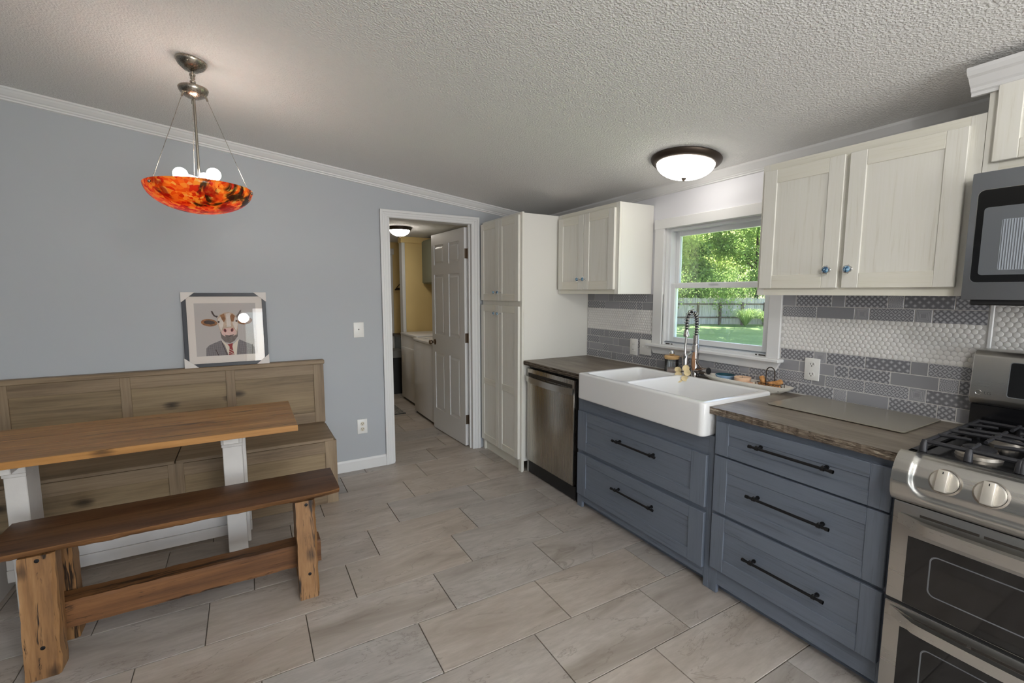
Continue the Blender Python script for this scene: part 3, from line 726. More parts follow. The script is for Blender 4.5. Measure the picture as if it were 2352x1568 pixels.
# ------------------------------------------------------------------ base cabinets
XB = -0.6275
def base_cab(label, ya, yb, top, fronts, left_post, right_post, ztop):
    t = thing('base_cabinet', label, 'cabinet', (-0.31, (ya + yb) / 2, 0), 'slate blue base cabinets')
    b = MB(); b.box(XB + 0.02, -0.02, yb, ya, 0.095, ztop); b.build('body', X['slate_z'], t)
    f = MB()
    f.box(XB, XB + 0.02, ya - left_post, ya, 0, top, 0.0015).box(XB, XB + 0.02, yb, yb + right_post, 0, top, 0.0015)
    zs = [top] + [z for fr in fronts for z in (fr[1], fr[0])] + [0.06]
    for hi, lo in zip(zs[::2], zs[1::2]):
        f.box(XB + 0.0005, XB + 0.02, yb + right_post, ya - left_post, lo - 0.012, hi + (0.012 if hi != top else 0), mi=1)
    f.build('face_frame', [X['slate_z'], X['slate_y']], t)
    MB().box(XB + 0.05, XB + 0.065, yb + 0.01, ya - 0.01, 0, 0.10).build('toe_kick', X['slate_y'], t)
    return t
def base_cabs():
    t = base_cab('slate blue cabinet with two wide drawers under the white sink', -1.405, -2.455, 0.775, [(0.412, 0.678), (0.098, 0.386)], 0.05, 0.03, 0.775)
    for (z0, z1), zh in (((0.412, 0.678), 0.578), ((0.098, 0.386), 0.278)):
        d = shaker(t, 'drawer', -1.422, -2.428, z0, z1, XB - 0.02, rail=0.062, stile=0.09, fin='slate', drawer=True)
        pull(d, -1.795, -2.133, zh, XB - 0.02)
    t = base_cab('slate blue cabinet with three drawers beside the range', -2.456, -3.184, 0.888, [(0.703, 0.862), (0.421, 0.694), (0.132, 0.405)], 0.045, 0.024, 0.888)
    for (z0, z1), zh, r in (((0.703, 0.862), 0.799, 0.056), ((0.421, 0.694), 0.571, 0.066), ((0.132, 0.405), 0.276, 0.066)):
        d = shaker(t, 'drawer', -2.472, -3.166, z0, z1, XB - 0.02, rail=r, stile=0.068, fin='slate', drawer=True)
        pull(d, -2.659, -2.997, zh, XB - 0.02)
base_cabs()

# ------------------------------------------------------------------ countertop, sink
SY0, SY1, SX0, SX1 = -1.465, -2.437, -0.695, -0.140      # sink footprint
def countertop():
    t = thing('countertop', 'worn brown laminate countertop running around the white sink', 'countertop', (-0.33, -1.9, 0.89))
    rnd = random.Random(3)
    def edge(ya, yb, amp):
        n = max(2, int((ya - yb) / 0.012)); return [(-0.655 + rnd.uniform(-amp, amp) - amp, ya + (yb - ya) * i / n) for i in range(n + 1)]
    zt, th = 0.925, 0.034
    left = [(-0.002, -0.7215)] + [(-0.002, SY0 + 0.002), (-0.655, SY0 + 0.002)] + edge(SY0 + 0.002, -0.735, 0.0006)[1:] + [(-0.645, -0.7215)]
    right = [(-0.002, -3.186), (-0.002, SY1 - 0.002)] + edge(SY1 - 0.002, -3.178, 0.0022) + [(-0.645, -3.186)]
    b = MB()
    for poly in (left, right): b.prism([(x, y, zt - 0.0015) for x, y in poly], (0, 0, 0.0015))
    b.box(SX1 + 0.002, -0.002, SY1 - 0.002, SY0 + 0.002, zt - th, zt)
    b.build('top', X['counter'], t)
    for poly, rng in ((right, (SY1 - 0.004, -3.18, 60)), (left, (SY0, -0.73, 16))):
        ya, yb, k = rng; e = MB(); e.prism([(x + (0.003 if x < -0.5 else 0), y, zt - th) for x, y in poly], (0, 0, th - 0.0016), bev=0.0)
    # nibbled layers of the worn front edge
        for i in range(k):
            y = rnd.uniform(yb + 0.02, ya - 0.02); L = rnd.uniform(0.008, 0.04); z = rnd.uniform(zt - th + 0.003, zt - 0.006)
            e.box(-0.6575, -0.65, max(y - L / 2, yb), min(y + L / 2, ya), z, z + rnd.uniform(0.0015, 0.005), 0.0008)
        e.build('front_edge', X['counter_edge'], t)
countertop()
def sink():
    zt, zb = 0.944, 0.775
    base = MB(); base.prism([(x, y, zb) for x, y in rrect((SX0 + SX1) / 2, (SY0 + SY1) / 2, (SX1 - SX0) / 2, (SY0 - SY1) / 2, 0.03, 6)], (0, 0, zt - zb))
    cut = []
    for ya, yb in ((SY0 - 0.045, -1.828), (-1.868, SY1 + 0.045)):
        c = MB(); c.prism([(x, y, zb + 0.012) for x, y in rrect((SX0 + SX1) / 2 + 0.004, (ya + yb) / 2, (SX1 - SX0) / 2 - 0.046, (ya - yb) / 2, 0.035, 6)], (0, 0, 0.3)); cut.append(c)
    b = boolean(base, cut, 0.011, 4)
    t = thing('farmhouse_sink', 'white double bowl apron front sink under the window', 'sink', (-0.4, -1.95, zb))
    b.build('basin', X['porcelain'], t, smooth=40)
    for y in (-1.67, -2.13): MB().lathe([(0, 0.002), (0.03, 0.002), (0.042, 0.005), (0.045, 0.0)], (-0.41, y, zb + 0.012), 20).build('drain', X['chrome'], t, smooth=40)
sink()
# ------------------------------------------------------------------ dishwasher
def dishwasher():
    t = thing('dishwasher', 'stainless dishwasher with curved handle next to the pantry', 'dishwasher', (-0.31, -1.06, 0))
    ya, yb, xf = -0.752, -1.362, -0.638
    MB().box(-0.60, -0.02, -1.40, -0.735, 0.10, 0.885).box(-0.605, -0.59, -1.402, -1.364, 0.0, 0.885).build('body', X['black_plastic'], t)
    MB().box(xf, xf + 0.035, yb, ya, 0.118, 0.868, 0.004, 2).build('door', X['steel_dw'], t, smooth=40)
    MB().box(-0.60, -0.585, -1.398, -0.752, 0.0, 0.112).box(-0.615, -0.60, -1.366, -0.752, 0.008, 0.105, 0.003).build('kick_plate', X['black_plastic'], t)
    n = 24; out, inn = [], []
    for i in range(n + 1):
        s = i / n; y = ya - 0.004 + (yb - ya + 0.008) * s; bow = 1 - (2 * s - 1) ** 2
        out.append((xf - 0.010 - 0.038 * bow ** 0.8, y)); inn.append((xf - 0.002 - 0.034 * bow ** 0.8, y))
    b = MB(); b.prism([(x, y, 0.765) for x, y in out + inn[::-1]], (0, 0, 0.046), bev=0.0)
    b.build('handle', X['steel'], t, smooth=30)
    MB().box(xf - 0.0008, xf, yb + 0.02, ya - 0.02, 0.812, 0.835).build('handle_recess', X['slot'], t)
dishwasher()

# ------------------------------------------------------------------ lettering
def text_mesh(body, size, depth=0.0004):
    cu = bpy.data.curves.new('t', 'FONT'); cu.body = body; cu.size = size; cu.extrude = depth
    o = bpy.data.objects.new('t', cu); COL.objects.link(o)
    me = bpy.data.meshes.new_from_object(o.evaluated_get(bpy.context.evaluated_depsgraph_get()))
    bpy.data.objects.remove(o); return me
def on_wall_right(b, me, x, y, z):
    """text plane (X right, Y up) onto a plane facing -x: right -> -y, up -> z"""
    m = Matrix(((0, 0, -1, x), (-1, 0, 0, y), (0, 1, 0, z), (0, 0, 0, 1)))
    t = bmesh.new(); t.from_mesh(me); t.transform(m); b._take(t)

# ------------------------------------------------------------------ gas range
def gas_range():
    ya, yb = -3.190, -3.950
    t = thing('gas_range', 'stainless double oven gas range with black cooktop', 'stove', (-0.36, -3.57, 0))
    MB().box(-0.655, -0.02, yb, ya, 0.06, 0.90).box(-0.60, -0.06, yb + 0.03, ya - 0.03, 0, 0.06).build('body', X['slate_steel'], t)
    # control panel: rounded nose swept along y, closed by shaped ends
    prof = [(-0.600, 0.926), (-0.640, 0.940), (-0.664, 0.942), (-0.686, 0.934), (-0.706, 0.915), (-0.722, 0.885), (-0.728, 0.850), (-0.724, 0.815), (-0.712, 0.795), (-0.700, 0.790), (-0.600, 0.790)]
    MB().prism([(x + (0.004 if x < -0.605 else 0), ya - 0.001, z - (0.004 if z > 0.92 else 0) + (0.002 if z < 0.8 else 0)) for x, z in prof], (0, yb - ya + 0.002, 0)).build('panel_core', X['steel'], t)
    # skin of the nose: a smooth sheet with a wide pocket pressed in around the knobs
    nose = [Vector((x, 0, z)) for x, z in prof[1:10]]; seg = [0.0]
    for p, q in zip(nose, nose[1:]): seg.append(seg[-1] + (q - p).length)
    def on_nose(s):
        s *= seg[-1]; k = max(i for i in range(len(seg) - 1) if seg[i] <= s + 1e-9); f = (s - seg[k]) / (seg[k + 1] - seg[k])
        d = (nose[k + 1] - nose[k]).normalized(); return nose[k].lerp(nose[k + 1], f), Vector((-abs(d.z), 0, -d.x if d.z < 0 else 0))
    L = seg[-1]; bm = bmesh.new(); NS, NY = 36, 150; grid = []
    for j in range(NY + 1):
        v = j / NY; v = v * v * (3 - 2 * v) * 0.5 + v * 0.5; y = ya + (yb - ya) * v; rowv = []
        for i in range(NS + 1):
            u = i / NS; p, nrm = on_nose(u); nrm.normalize()
            # pocket: rounded rectangle in (distance along nose, y)
            su, sy = u * L, ya - y; W = ya - yb; r = 0.062
            dx = max(0.042 - (sy if sy < W / 2 else W - sy) + r, 0); dy = max(su - (L - 0.034) + r, 0)
            dd = math.hypot(dx, dy) - r if dx > 0 and dy > 0 else max(dx, dy) - r
            e = min(1, max(0, (dd + 0.016) / 0.016)); e = e * e * (3 - 2 * e)
            edge = min(1, min(sy, W - sy) / 0.006)
            rowv.append(bm.verts.new((p.x + nrm.x * (0.009 * e - 0.002) - 0.001 * edge, y, p.z + nrm.z * (0.009 * e - 0.002))))
        grid.append(rowv)
    for g0, g1 in zip(grid, grid[1:]):
        for i in range(NS): bm.faces.new((g0[i], g0[i + 1], g1[i + 1], g1[i]))
    bmesh.ops.recalc_face_normals(bm, faces=bm.faces)
    cp = MB(); cp.bm.free(); cp.bm = bm; cp.build('control_panel', X['steel'], t, smooth=70)
    # cooktop
    c = MB(); c.box(-0.645, -0.085, yb + 0.004, ya - 0.002, 0.900, 0.934, 0.004)
    c.build('cooktop', X['black_enamel'], t)
    r = MB()
    for a, b2, y0, y1 in ((-0.640, -0.618, yb + 0.006, ya - 0.006), (-0.112, -0.090, yb + 0.006, ya - 0.006)): r.box(a, b2, y0, y1, 0.934, 0.942, 0.004)
    r.box(-0.640, -0.090, ya - 0.034, ya - 0.006, 0.934, 0.942, 0.004).box(-0.640, -0.090, yb + 0.006, yb + 0.034, 0.934, 0.942, 0.004)
    r.build('cooktop_rim', X['black_enamel'], t)
    for bx, by, s in ((-0.50, -3.335, 1.0), (-0.24, -3.335, 0.8), (-0.37, -3.57, 1.15), (-0.50, -3.805, 1.0), (-0.24, -3.805, 0.9)):
        b = MB(); b.lathe([(0.058 * s, 0.934), (0.056 * s, 0.944), (0.046 * s, 0.950), (0.044 * s, 0.956), (0, 0.956)], (bx, by, 0), 24, mi=0)
        b.lathe([(0, 0.956), (0.040 * s, 0.956), (0.041 * s, 0.964), (0.036 * s, 0.967), (0, 0.967)], (bx, by, 0), 24, mi=1)
        for k in range(12):
            a = 2 * math.pi * k / 12; b.box(bx + 0.0445 * s * math.cos(a) - 0.001, bx + 0.0445 * s * math.cos(a) + 0.001, by + 0.0445 * s * math.sin(a) - 0.001, by + 0.0445 * s * math.sin(a) + 0.001, 0.951, 0.9555, mi=1)
        b.build('burner', [X['aluminium'], X['iron']], t, smooth=35)
    # grates: three sections of cast iron bars
    for y0, y1 in ((ya - 0.040, ya - 0.262), (ya - 0.268, ya - 0.492), (ya - 0.498, yb + 0.040)):
        g = MB(); zt = 0.982; cy = (y0 + y1) / 2
        for x in (-0.608, -0.122):
            g.tube([(x, y0, zt - 0.008), (x, y1, zt - 0.008)], 0.0075, 6)
        for i in range(2):
            yy = y0 if i == 0 else y1
            g.tube([(-0.608, yy, zt - 0.008), (-0.122, yy, zt - 0.008)], 0.0065, 6)
        for x in (-0.50, -0.40, -0.33, -0.24):
            if abs(x + 0.5) < 0.01 or abs(x + 0.24) < 0.01:
                for a, c2 in ((y0, cy + 0.028), (cy - 0.028, y1)): g.tube([(x, a, zt - 0.004), (x, (a + c2) / 2, zt), (x, c2, zt + 0.002)], [0.006, 0.0065, 0.005], 6)
            else: g.tube([(x, y0, zt - 0.004), (x, cy, zt), (x, y1, zt - 0.004)], 0.0065, 6)
        for x0, x1 in ((-0.608, -0.53), (-0.47, -0.37), (-0.37, -0.27), (-0.21, -0.122)): g.tube([(x0, cy, zt - 0.004), (x1, cy, zt)], 0.006, 6)
        for x, s in ((-0.608, -1), (-0.122, 1)):
            for yy in (y0, y1, cy): g.tube([(x, yy, zt - 0.006), (x + s * 0.008, yy, zt - 0.016), (x + s * 0.010, yy, 0.942)], [0.009, 0.010, 0.0115], 8)
        g.build('grate', X['iron'], t, smooth=50)
    # knobs
    ax = Vector((-0.93, 0, 0.37)).normalized()
    for y in (-3.322, -3.423, -3.570, -3.715, -3.818):
        c0 = Vector((-0.7175, y, 0.887)); b = MB()
        b.lathe([(0, -0.004), (0.039, -0.004), (0.040, 0.003), (0.036, 0.008)], c0, 26, ax, mi=1)
        b.lathe([(0.0335, 0.006), (0.035, 0.012), (0.032, 0.019), (0, 0.0205)], c0, 26, ax)
        m = Matrix.Translation(c0 + ax * 0.026) @ ax.to_track_quat('Z', 'Y').to_matrix().to_4x4()
        side = Vector((0, 1, 0)); up = ax.cross(side) * -1
        if up.z < 0: up = -up
        m = Matrix((up, side, ax)).transposed().to_4x4(); m.translation = c0 + ax * 0.027
        b.box(-0.034, 0.033, -0.0135, 0.0135, -0.010, 0.010, 0.003, 2, mat=m)
        b.box(0.020, 0.027, -0.0012, 0.0012, 0.0098, 0.0106, mi=2, mat=m)
        b.build('knob', [X['knob_metal'], X['aluminium'], X['black']], t, smooth=40)
    # oven doors
    def door(z0, z1, g0, g1, hz, xf=-0.702):
        d = MB().box(xf, -0.66, yb + 0.004, ya - 0.004, z0, z1, 0.004, 2).build('oven_door', X['steel'], t, smooth=40)
        MB().box(xf - 0.0015, xf + 0.004, yb + 0.050, ya - 0.050, g0, g1, 0.001).build('door_glass', X['black_glass'], d)
        if g1 - g0 > 0.2:
            q = MB(); py, pz = (ya + yb) / 2, (g0 + g1) / 2 + 0.012
            o = rrect(py, pz, 0.27, (g1 - g0) / 2 - 0.048, 0.02); i = rrect(py, pz, 0.266, (g1 - g0) / 2 - 0.052, 0.018)
            for k in range(len(o)):
                j = (k + 1) % len(o); q.flat([(xf - 0.0018, *o[k]), (xf - 0.0018, *o[j]), (xf - 0.0018, *i[j]), (xf - 0.0018, *i[k])])
            q.build('window_outline', X['slate_steel'], d)
        n = 28; a, c = [], []
        for k in range(n + 1):
            s = k / n; y = ya - 0.020 + (yb - ya + 0.040) * s; e = min(1, min(s, 1 - s) / 0.12); e = e * e * (3 - 2 * e); bow = 1 - (2 * s - 1) ** 2
            a.append((xf - 0.006 - 0.040 * e - 0.016 * bow, y)); c.append((xf - 0.0 - 0.022 * e - 0.016 * bow, y))
        h = MB(); h.prism([(x, y, hz - 0.017) for x, y in a + c[::-1]], (0, 0, 0.034)); h.build('handle', X['steel'], d, smooth=35)
        v = MB()
        for y0, y1 in ((ya - 0.075, ya - 0.215), (ya - 0.225, ya - 0.37), (ya - 0.38, ya - 0.53), (ya - 0.54, ya - 0.69)): v.box(xf - 0.0012, xf + 0.002, y1, y0, z1 - 0.034, z1 - 0.026)
        v.build('vent_slot', X['slot'], d)
    door(0.437, 0.780, 0.440, 0.672, 0.725); door(0.075, 0.426, 0.105, 0.352, 0.395)
    MB().box(-0.697, -0.655, yb + 0.006, ya - 0.006, 0.426, 0.437).box(-0.697, -0.655, yb + 0.006, ya - 0.006, 0.780, 0.790).build('door_gap', X['black_plastic'], t)
    # back guard
    MB().box(-0.088, -0.018, yb + 0.003, ya - 0.003, 0.900, 1.036, 0.003).build('guard_base', X['black_enamel'], t)
    p = [(-0.098, ya, 1.042), (-0.106, ya, 1.060), (-0.092, ya, 1.225), (-0.080, ya, 1.244), (-0.060, ya, 1.250), (-0.018, ya, 1.250), (-0.018, ya, 1.036), (-0.088, ya, 1.036)]
    MB().prism(p, (0, yb - ya, 0), bev=0.003).build('guard_panel', X['steel'], t, smooth=35)
    # display leaning with the panel
    def px(z): return -0.106 + 0.014 * (z - 1.060) / 0.165
    for off, (y0, y1, z0, z1), mt, nm in ((0.0012, (-3.293, -3.847, 1.078, 1.210), X['chrome'], 'display_border'), (0.0022, (-3.2955, -3.8445, 1.0805, 1.2075), X['black_glass'], 'display')):
        pts = rrect((y0 + y1) / 2, (z0 + z1) / 2, (y0 - y1) / 2, (z1 - z0) / 2, 0.008)
        MB().prism([(px(z) + 0.002, y, z) for y, z in pts], (-0.002 - off, 0, 0)).build(nm, mt, t)
    # emblem and letters
    e = MB(); cy, cz2, xx = -3.2165, 1.084, px(1.084) - 0.0006
    e.tube([(xx, cy - 0.0085 * math.cos(a), cz2 + 0.0085 * math.sin(a)) for a in [R(12 + 336 * k / 28) for k in range(29)]], 0.0007, 6)
    e.box(xx - 0.0006, xx + 0.0006, cy - 0.0011 + 0.0005, cy + 0.0005, cz2 - 0.004, cz2 + 0.0045).box(xx - 0.0006, xx + 0.0006, cy - 0.0042, cy, cz2 - 0.005, cz2 - 0.0038)
    e.box(xx - 0.0006, xx + 0.0006, cy - 0.0080, cy - 0.0040, cz2 - 0.0012, cz2)
    e.cyl((xx - 0.0006, cy + 0.0035, cz2 + 0.003), (xx + 0.0006, cy + 0.0035, cz2 + 0.003), 0.0012, seg=10)
    on_wall_right(e, text_mesh('LG', 0.016), xx, -3.2325, 1.078)
    e.build('brand_emblem', X['chrome'], t)
gas_range()

# ------------------------------------------------------------------ microwave
def microwave():
    t = thing('microwave', 'grey over the range microwave with black window', 'microwave', (-0.2, -3.6, 1.44))
    ya, yb, z0, z1, xf = -3.2215, -3.982, 1.443, 1.866, -0.402
    MB().box(-0.372, -0.003, yb, ya, z0 + 0.002, z1, 0.002).build('body', X['black_plastic'], t)
    d = MB().box(xf, -0.373, yb + 0.20, ya, z0, z1, 0.004, 2).build('door', X['slate_steel'], t, smooth=40)
    MB().box(xf, -0.373, yb, yb + 0.197, z0, z1, 0.004, 2).build('control_panel', X['slate_steel'], t, smooth=40)
    def slab(nm, hy0, hy1, hz0, hz1, r, off, mt, par):
        pts = rrect((hy0 + hy1) / 2, (hz0 + hz1) / 2, (hy0 - hy1) / 2, (hz1 - hz0) / 2, r)
        return MB().prism([(xf + 0.002, y, z) for y, z in pts], (-0.002 - off, 0, 0)).build(nm, mt, par)
    slab('bezel_trim', -3.2395, -3.746, 1.500, 1.808, 0.018, 0.0008, X['chrome'], d)
    slab('bezel', -3.2415, -3.744, 1.502, 1.806, 0.017, 0.0016, X['black_glass'], d)
    slab('window', -3.2595, -3.726, 1.526, 1.748, 0.010, 0.0022, X['slate_steel'], d)
    slab('screen', -3.305, -3.680, 1.542, 1.705, 0.004, 0.0028, X['alu_frame'], d)
    m = MB()
    for k in range(60): m.box(xf - 0.0036, xf - 0.0026, -3.307 - 0.0062 * k - 0.0022, -3.307 - 0.0062 * k, 1.543, 1.704)
    o = m.build('screen_rib', X['slate_steel'], d); o['kind'] = 'stuff'
    MB().tube([(xf - 0.002, -3.765, 1.53), (xf - 0.035, -3.765, 1.55), (xf - 0.035, -3.765, 1.76), (xf - 0.002, -3.765, 1.78)], 0.009, 10).build('handle', X['steel'], d, smooth=50)
    MB().box(-0.385, -0.05, yb + 0.02, ya - 0.02, z0 - 0.018, z0 + 0.003, 0.004).build('underside_vent', X['black_plastic'], t)
microwave()

# ------------------------------------------------------------------ wall plates
def plates():
    def plate_r(label, cat, y0, y1, z0, z1, kind):
        t = thing(label[0], label[1], cat, (-0.008, (y0 + y1) / 2, z0), 'white wall plates on the backsplash')
        x = -0.0115
        MB().box(x - 0.006, x + 0.002, y1, y0, z0, z1, 0.0025, 2).build('plate', X['white_plastic'], t, smooth=40)
        yc, zm = (y0 + y1) / 2, (z0 + z1) / 2
        if kind == 'duplex':
            for dz in (0.026, -0.026):
                MB().lathe([(0.0165, 0), (0.0165, 0.002), (0, 0.002)], (x - 0.006, yc, zm + dz), 20, (-1, 0, 0)).build('socket', X['white_plastic'], t)
                s = MB(); s.box(x - 0.0086, x - 0.0078, yc - 0.008, yc - 0.0055, zm + dz - 0.002, zm + dz + 0.008).box(x - 0.0086, x - 0.0078, yc + 0.0055, yc + 0.008, zm + dz - 0.002, zm + dz + 0.007)
                s.cyl((x - 0.0086, yc, zm + dz - 0.008), (x - 0.0078, yc, zm + dz - 0.008), 0.0028, seg=10); s.build('slot', X['slot'], t)
        elif kind == 'gfci':
            MB().box(x - 0.0085, x - 0.004, yc - 0.017, yc + 0.017, zm - 0.034, zm + 0.034, 0.0015).build('socket', X['white_plastic'], t)
            s = MB()
            for dz in (0.02, -0.02): s.box(x - 0.0090, x - 0.0082, yc - 0.008, yc - 0.006, zm + dz - 0.004, zm + dz + 0.004).box(x - 0.0090, x - 0.0082, yc + 0.006, yc + 0.008, zm + dz - 0.004, zm + dz + 0.004)
            s.box(x - 0.0095, x - 0.0082, yc - 0.006, yc + 0.006, zm - 0.005, zm + 0.005, 0.0008, mi=1); s.build('slot', [X['slot'], X['white_plastic']], t)
        else:
            for dy in (0.0235, -0.0235):
                MB().box(x - 0.0065, x - 0.004, yc + dy - 0.005, yc + dy + 0.005, zm - 0.012, zm + 0.012, 0.001).box(x - 0.0125, x - 0.005, yc + dy - 0.0035, yc + dy + 0.0035, zm, zm + 0.008, 0.001).build('toggle', X['white_plastic'], t)
    plate_r(('wall_outlet', 'white outlet on the tiles right of the window'), 'outlet', -2.525, -2.598, 1.012, 1.128, 'duplex')
    plate_r(('wall_outlet', 'white outlet on the tiles left of the double light switch'), 'outlet', -1.245, -1.322, 0.995, 1.118, 'gfci')
    plate_r(('light_switch', 'white double light switch beside the window casing'), 'switch', -1.347, -1.458, 1.008, 1.122, 'switch')
    # back wall plates
    t = thing('light_switch', 'almond light switch plate on the blue wall above the outlet', 'switch', (-1.776, -0.006, 1.10))
    MB().box(-1.816, -1.735, -0.006, 0.001, 1.102, 1.224, 0.004, 2).build('plate', X['white_plastic'], t, smooth=40)
    MB().box(-1.7805, -1.7705, -0.008, -0.005, 1.15, 1.176, 0.001).box(-1.779, -1.772, -0.014, -0.006, 1.163, 1.171, 0.001, mi=1).build('toggle', [X['white_plastic'], X['slot']], t)
    t = thing('wall_outlet', 'white duplex outlet low on the blue wall beside the bench', 'outlet', (-1.77, -0.006, 0.30))
    MB().box(-1.812, -1.732, -0.006, 0.001, 0.303, 0.424, 0.003, 2).build('plate', X['white_plastic'], t, smooth=40)
    for dz in (0.0225, -0.0225):
        MB().lathe([(0.0165, 0), (0.0165, 0.002), (0, 0.002)], (-1.772, -0.006, 0.3635 + dz), 20, (0, -1, 0)).build('socket', X['cream_plastic'], t)
        s = MB(); z = 0.3635 + dz
        s.box(-1.7805, -1.778, -0.0088, -0.0078, z, z + 0.008).box(-1.766, -1.7635, -0.0088, -0.0078, z, z + 0.008).cyl((-1.772, -0.0088, z - 0.007), (-1.772, -0.0078, z - 0.007), 0.0028, seg=10)
        s.build('slot', X['slot'], t)
plates()

# ------------------------------------------------------------------ faucet and sink-side things
def helix(path, r, turns, n, tw=0.0):
    """points winding round a polyline path"""
    P = [Vector(p) for p in path]; L = [0]
    for a, b in zip(P, P[1:]): L.append(L[-1] + (b - a).length)
    res = []
    for i in range(n + 1):
        s = L[-1] * i / n; k = max(j for j in range(len(L) - 1) if L[j] <= s + 1e-9)
        f = (s - L[k]) / (L[k + 1] - L[k]); p = P[k].lerp(P[k + 1], f); d = (P[k + 1] - P[k]).normalized()
        side = Vector((0.6, -0.8, 0)); a = (side - d * side.dot(d)).normalized(); b = d.cross(a)
        th = 2 * math.pi * turns * i / n; res.append(p + (a * math.cos(th) + b * math.sin(th)) * r)
    return res
def faucet():
    B = Vector((-0.072, -1.885, 0.925))
    t = thing('kitchen_faucet', 'chrome spring neck faucet standing behind the sink divider', 'faucet', B)
    b = MB(); b.lathe([(0.030, 0), (0.030, 0.008), (0.024, 0.014), (0.0225, 0.02), (0.0225, 0.20), (0.0190, 0.205), (0.0190, 0.215)], B, 24)
    b.build('body', X['dark_chrome'], t, smooth=35)
    D = Vector((-0.080, 0.010, 0))       # reach of the arch, towards the sink
    top = B + Vector((0, 0, 0.345)); arch = [B + Vector((0, 0, 0.205)), B + Vector((0, 0, 0.27)), top]
    for k in range(1, 13):
        a = math.pi * k / 12; arch.append(top + D * (0.5 - 0.5 * math.cos(a)) + Vector((0, 0, 0.075 * math.sin(a))))
    arch.append(top + D + Vector((0, 0, -0.035)))
    MB().tube(arch, 0.0085, 10).build('hose', X['black_plastic'], t, smooth=50)
    MB().tube(helix(arch[:2], 0.0150, 13, 160), 0.0028, 6).build('lower_spring', X['dark_chrome'], t, smooth=60)
    MB().tube(helix(arch[1:], 0.0165, 17, 420), 0.0026, 6).build('spring', X['dark_chrome'], t, smooth=60)
    e = arch[-1]
    s = MB(); s.lathe([(0.0, 0), (0.013, 0), (0.0135, -0.02), (0.0185, -0.034), (0.0185, -0.044), (0.010, -0.048)], e, 20)
    s.tube([e + Vector((0, 0, -0.045)), e + Vector((-0.004, 0, -0.12)), e + Vector((-0.008, -0.004, -0.160))], 0.0072, 10)
    q = e + Vector((-0.008, -0.004, -0.152))
    s.lathe([(0, 0), (0.0165, 0), (0.0185, -0.004), (0.0185, -0.140), (0.0165, -0.148), (0, -0.148)], q, 20)
    s.build('spray_wand', X['dark_chrome'], t, smooth=35)
    c = MB(); c.tube([B + Vector((0, 0, 0.165)), B + Vector((-0.03, 0.005, 0.168)), q + Vector((0.02, 0, -0.02))], 0.006, 8); c.lathe([(0.0195, -0.028), (0.022, -0.028), (0.022, -0.012), (0.0195, -0.012)], q, 20)
    c.build('holder_arm', X['chrome'], t, smooth=40)
    h = MB(); hv = Vector((-0.010, -0.095, 0.012))
    h.cyl(B + Vector((0, -0.015, 0.045)), B + Vector((0, -0.015, 0.045)) + hv, 0.0205, 0.0225, 20).cyl(B + Vector((0, -0.015, 0.045)) + hv, B + Vector((0, -0.015, 0.045)) + hv * 1.03, 0.0185, seg=20, mi=1)
    h.tube([B + Vector((-0.004, -0.06, 0.062)), B + Vector((-0.010, -0.03, 0.095)), B + Vector((-0.012, -0.012, 0.125))], [0.008, 0.006, 0.005], 8)
    h.build('lever_handle', [X['dark_chrome'], X['black_plastic']], t, smooth=40)
    # jute tag and flower garland hung over the wand
    w = thing('scrub_brush', 'small brown jute bundle hanging on the faucet body', 'brush', B + Vector((-0.03, 0.02, 0.09)))
    MB().tube([B + Vector((-0.030, -0.013, 0.165)), B + Vector((-0.033, -0.014, 0.13)), B + Vector((-0.034, -0.015, 0.08)), B + Vector((-0.033, -0.016, 0.05))], [0.005, 0.011, 0.012, 0.008], 10).build('bristles', wood('jute', [srgb(128, 92, 66), srgb(168, 128, 98), srgb(190, 152, 120)], 'z', 0.9, 4), w, smooth=60)
    fl = thing('flower_garland', 'cream paper flower garland at the foot of the faucet', 'garland', q + Vector((0, 0, -0.13)))
    pet = plain('cream_petal', srgb(226, 206, 160), 0.7, var=0.1, scale=40)
    g = q + Vector((-0.002, 0, -0.125))
    for k, (dy, dz, dx) in enumerate(((0.034, 0.022, 0), (0.030, -0.012, 0), (0.010, -0.040, -0.014), (-0.026, -0.024, -0.006), (-0.038, 0.012, 0.0), (-0.022, 0.034, 0.006))):
        c0 = g + Vector((dx - 0.018, dy, dz)); m = MB(); ax = Vector((-0.8, -0.5, 0.3 * (k % 3 - 1))).normalized()
        m.lathe([(0, 0.0), (0.006, 0.001), (0.019, 0.006), (0.021, 0.0078), (0.0185, 0.0066), (0.006, 0.0028), (0, 0.0022)], c0, 14, ax)
        m.build('petal', pet, fl, smooth=50)
    MB().tube([g + Vector((0.0195 * math.cos(a), 0.0195 * math.sin(a), 0.01)) for a in [2 * math.pi * k / 16 for k in range(17)]], 0.0015, 6).build('string', X['slot'], fl)
faucet()
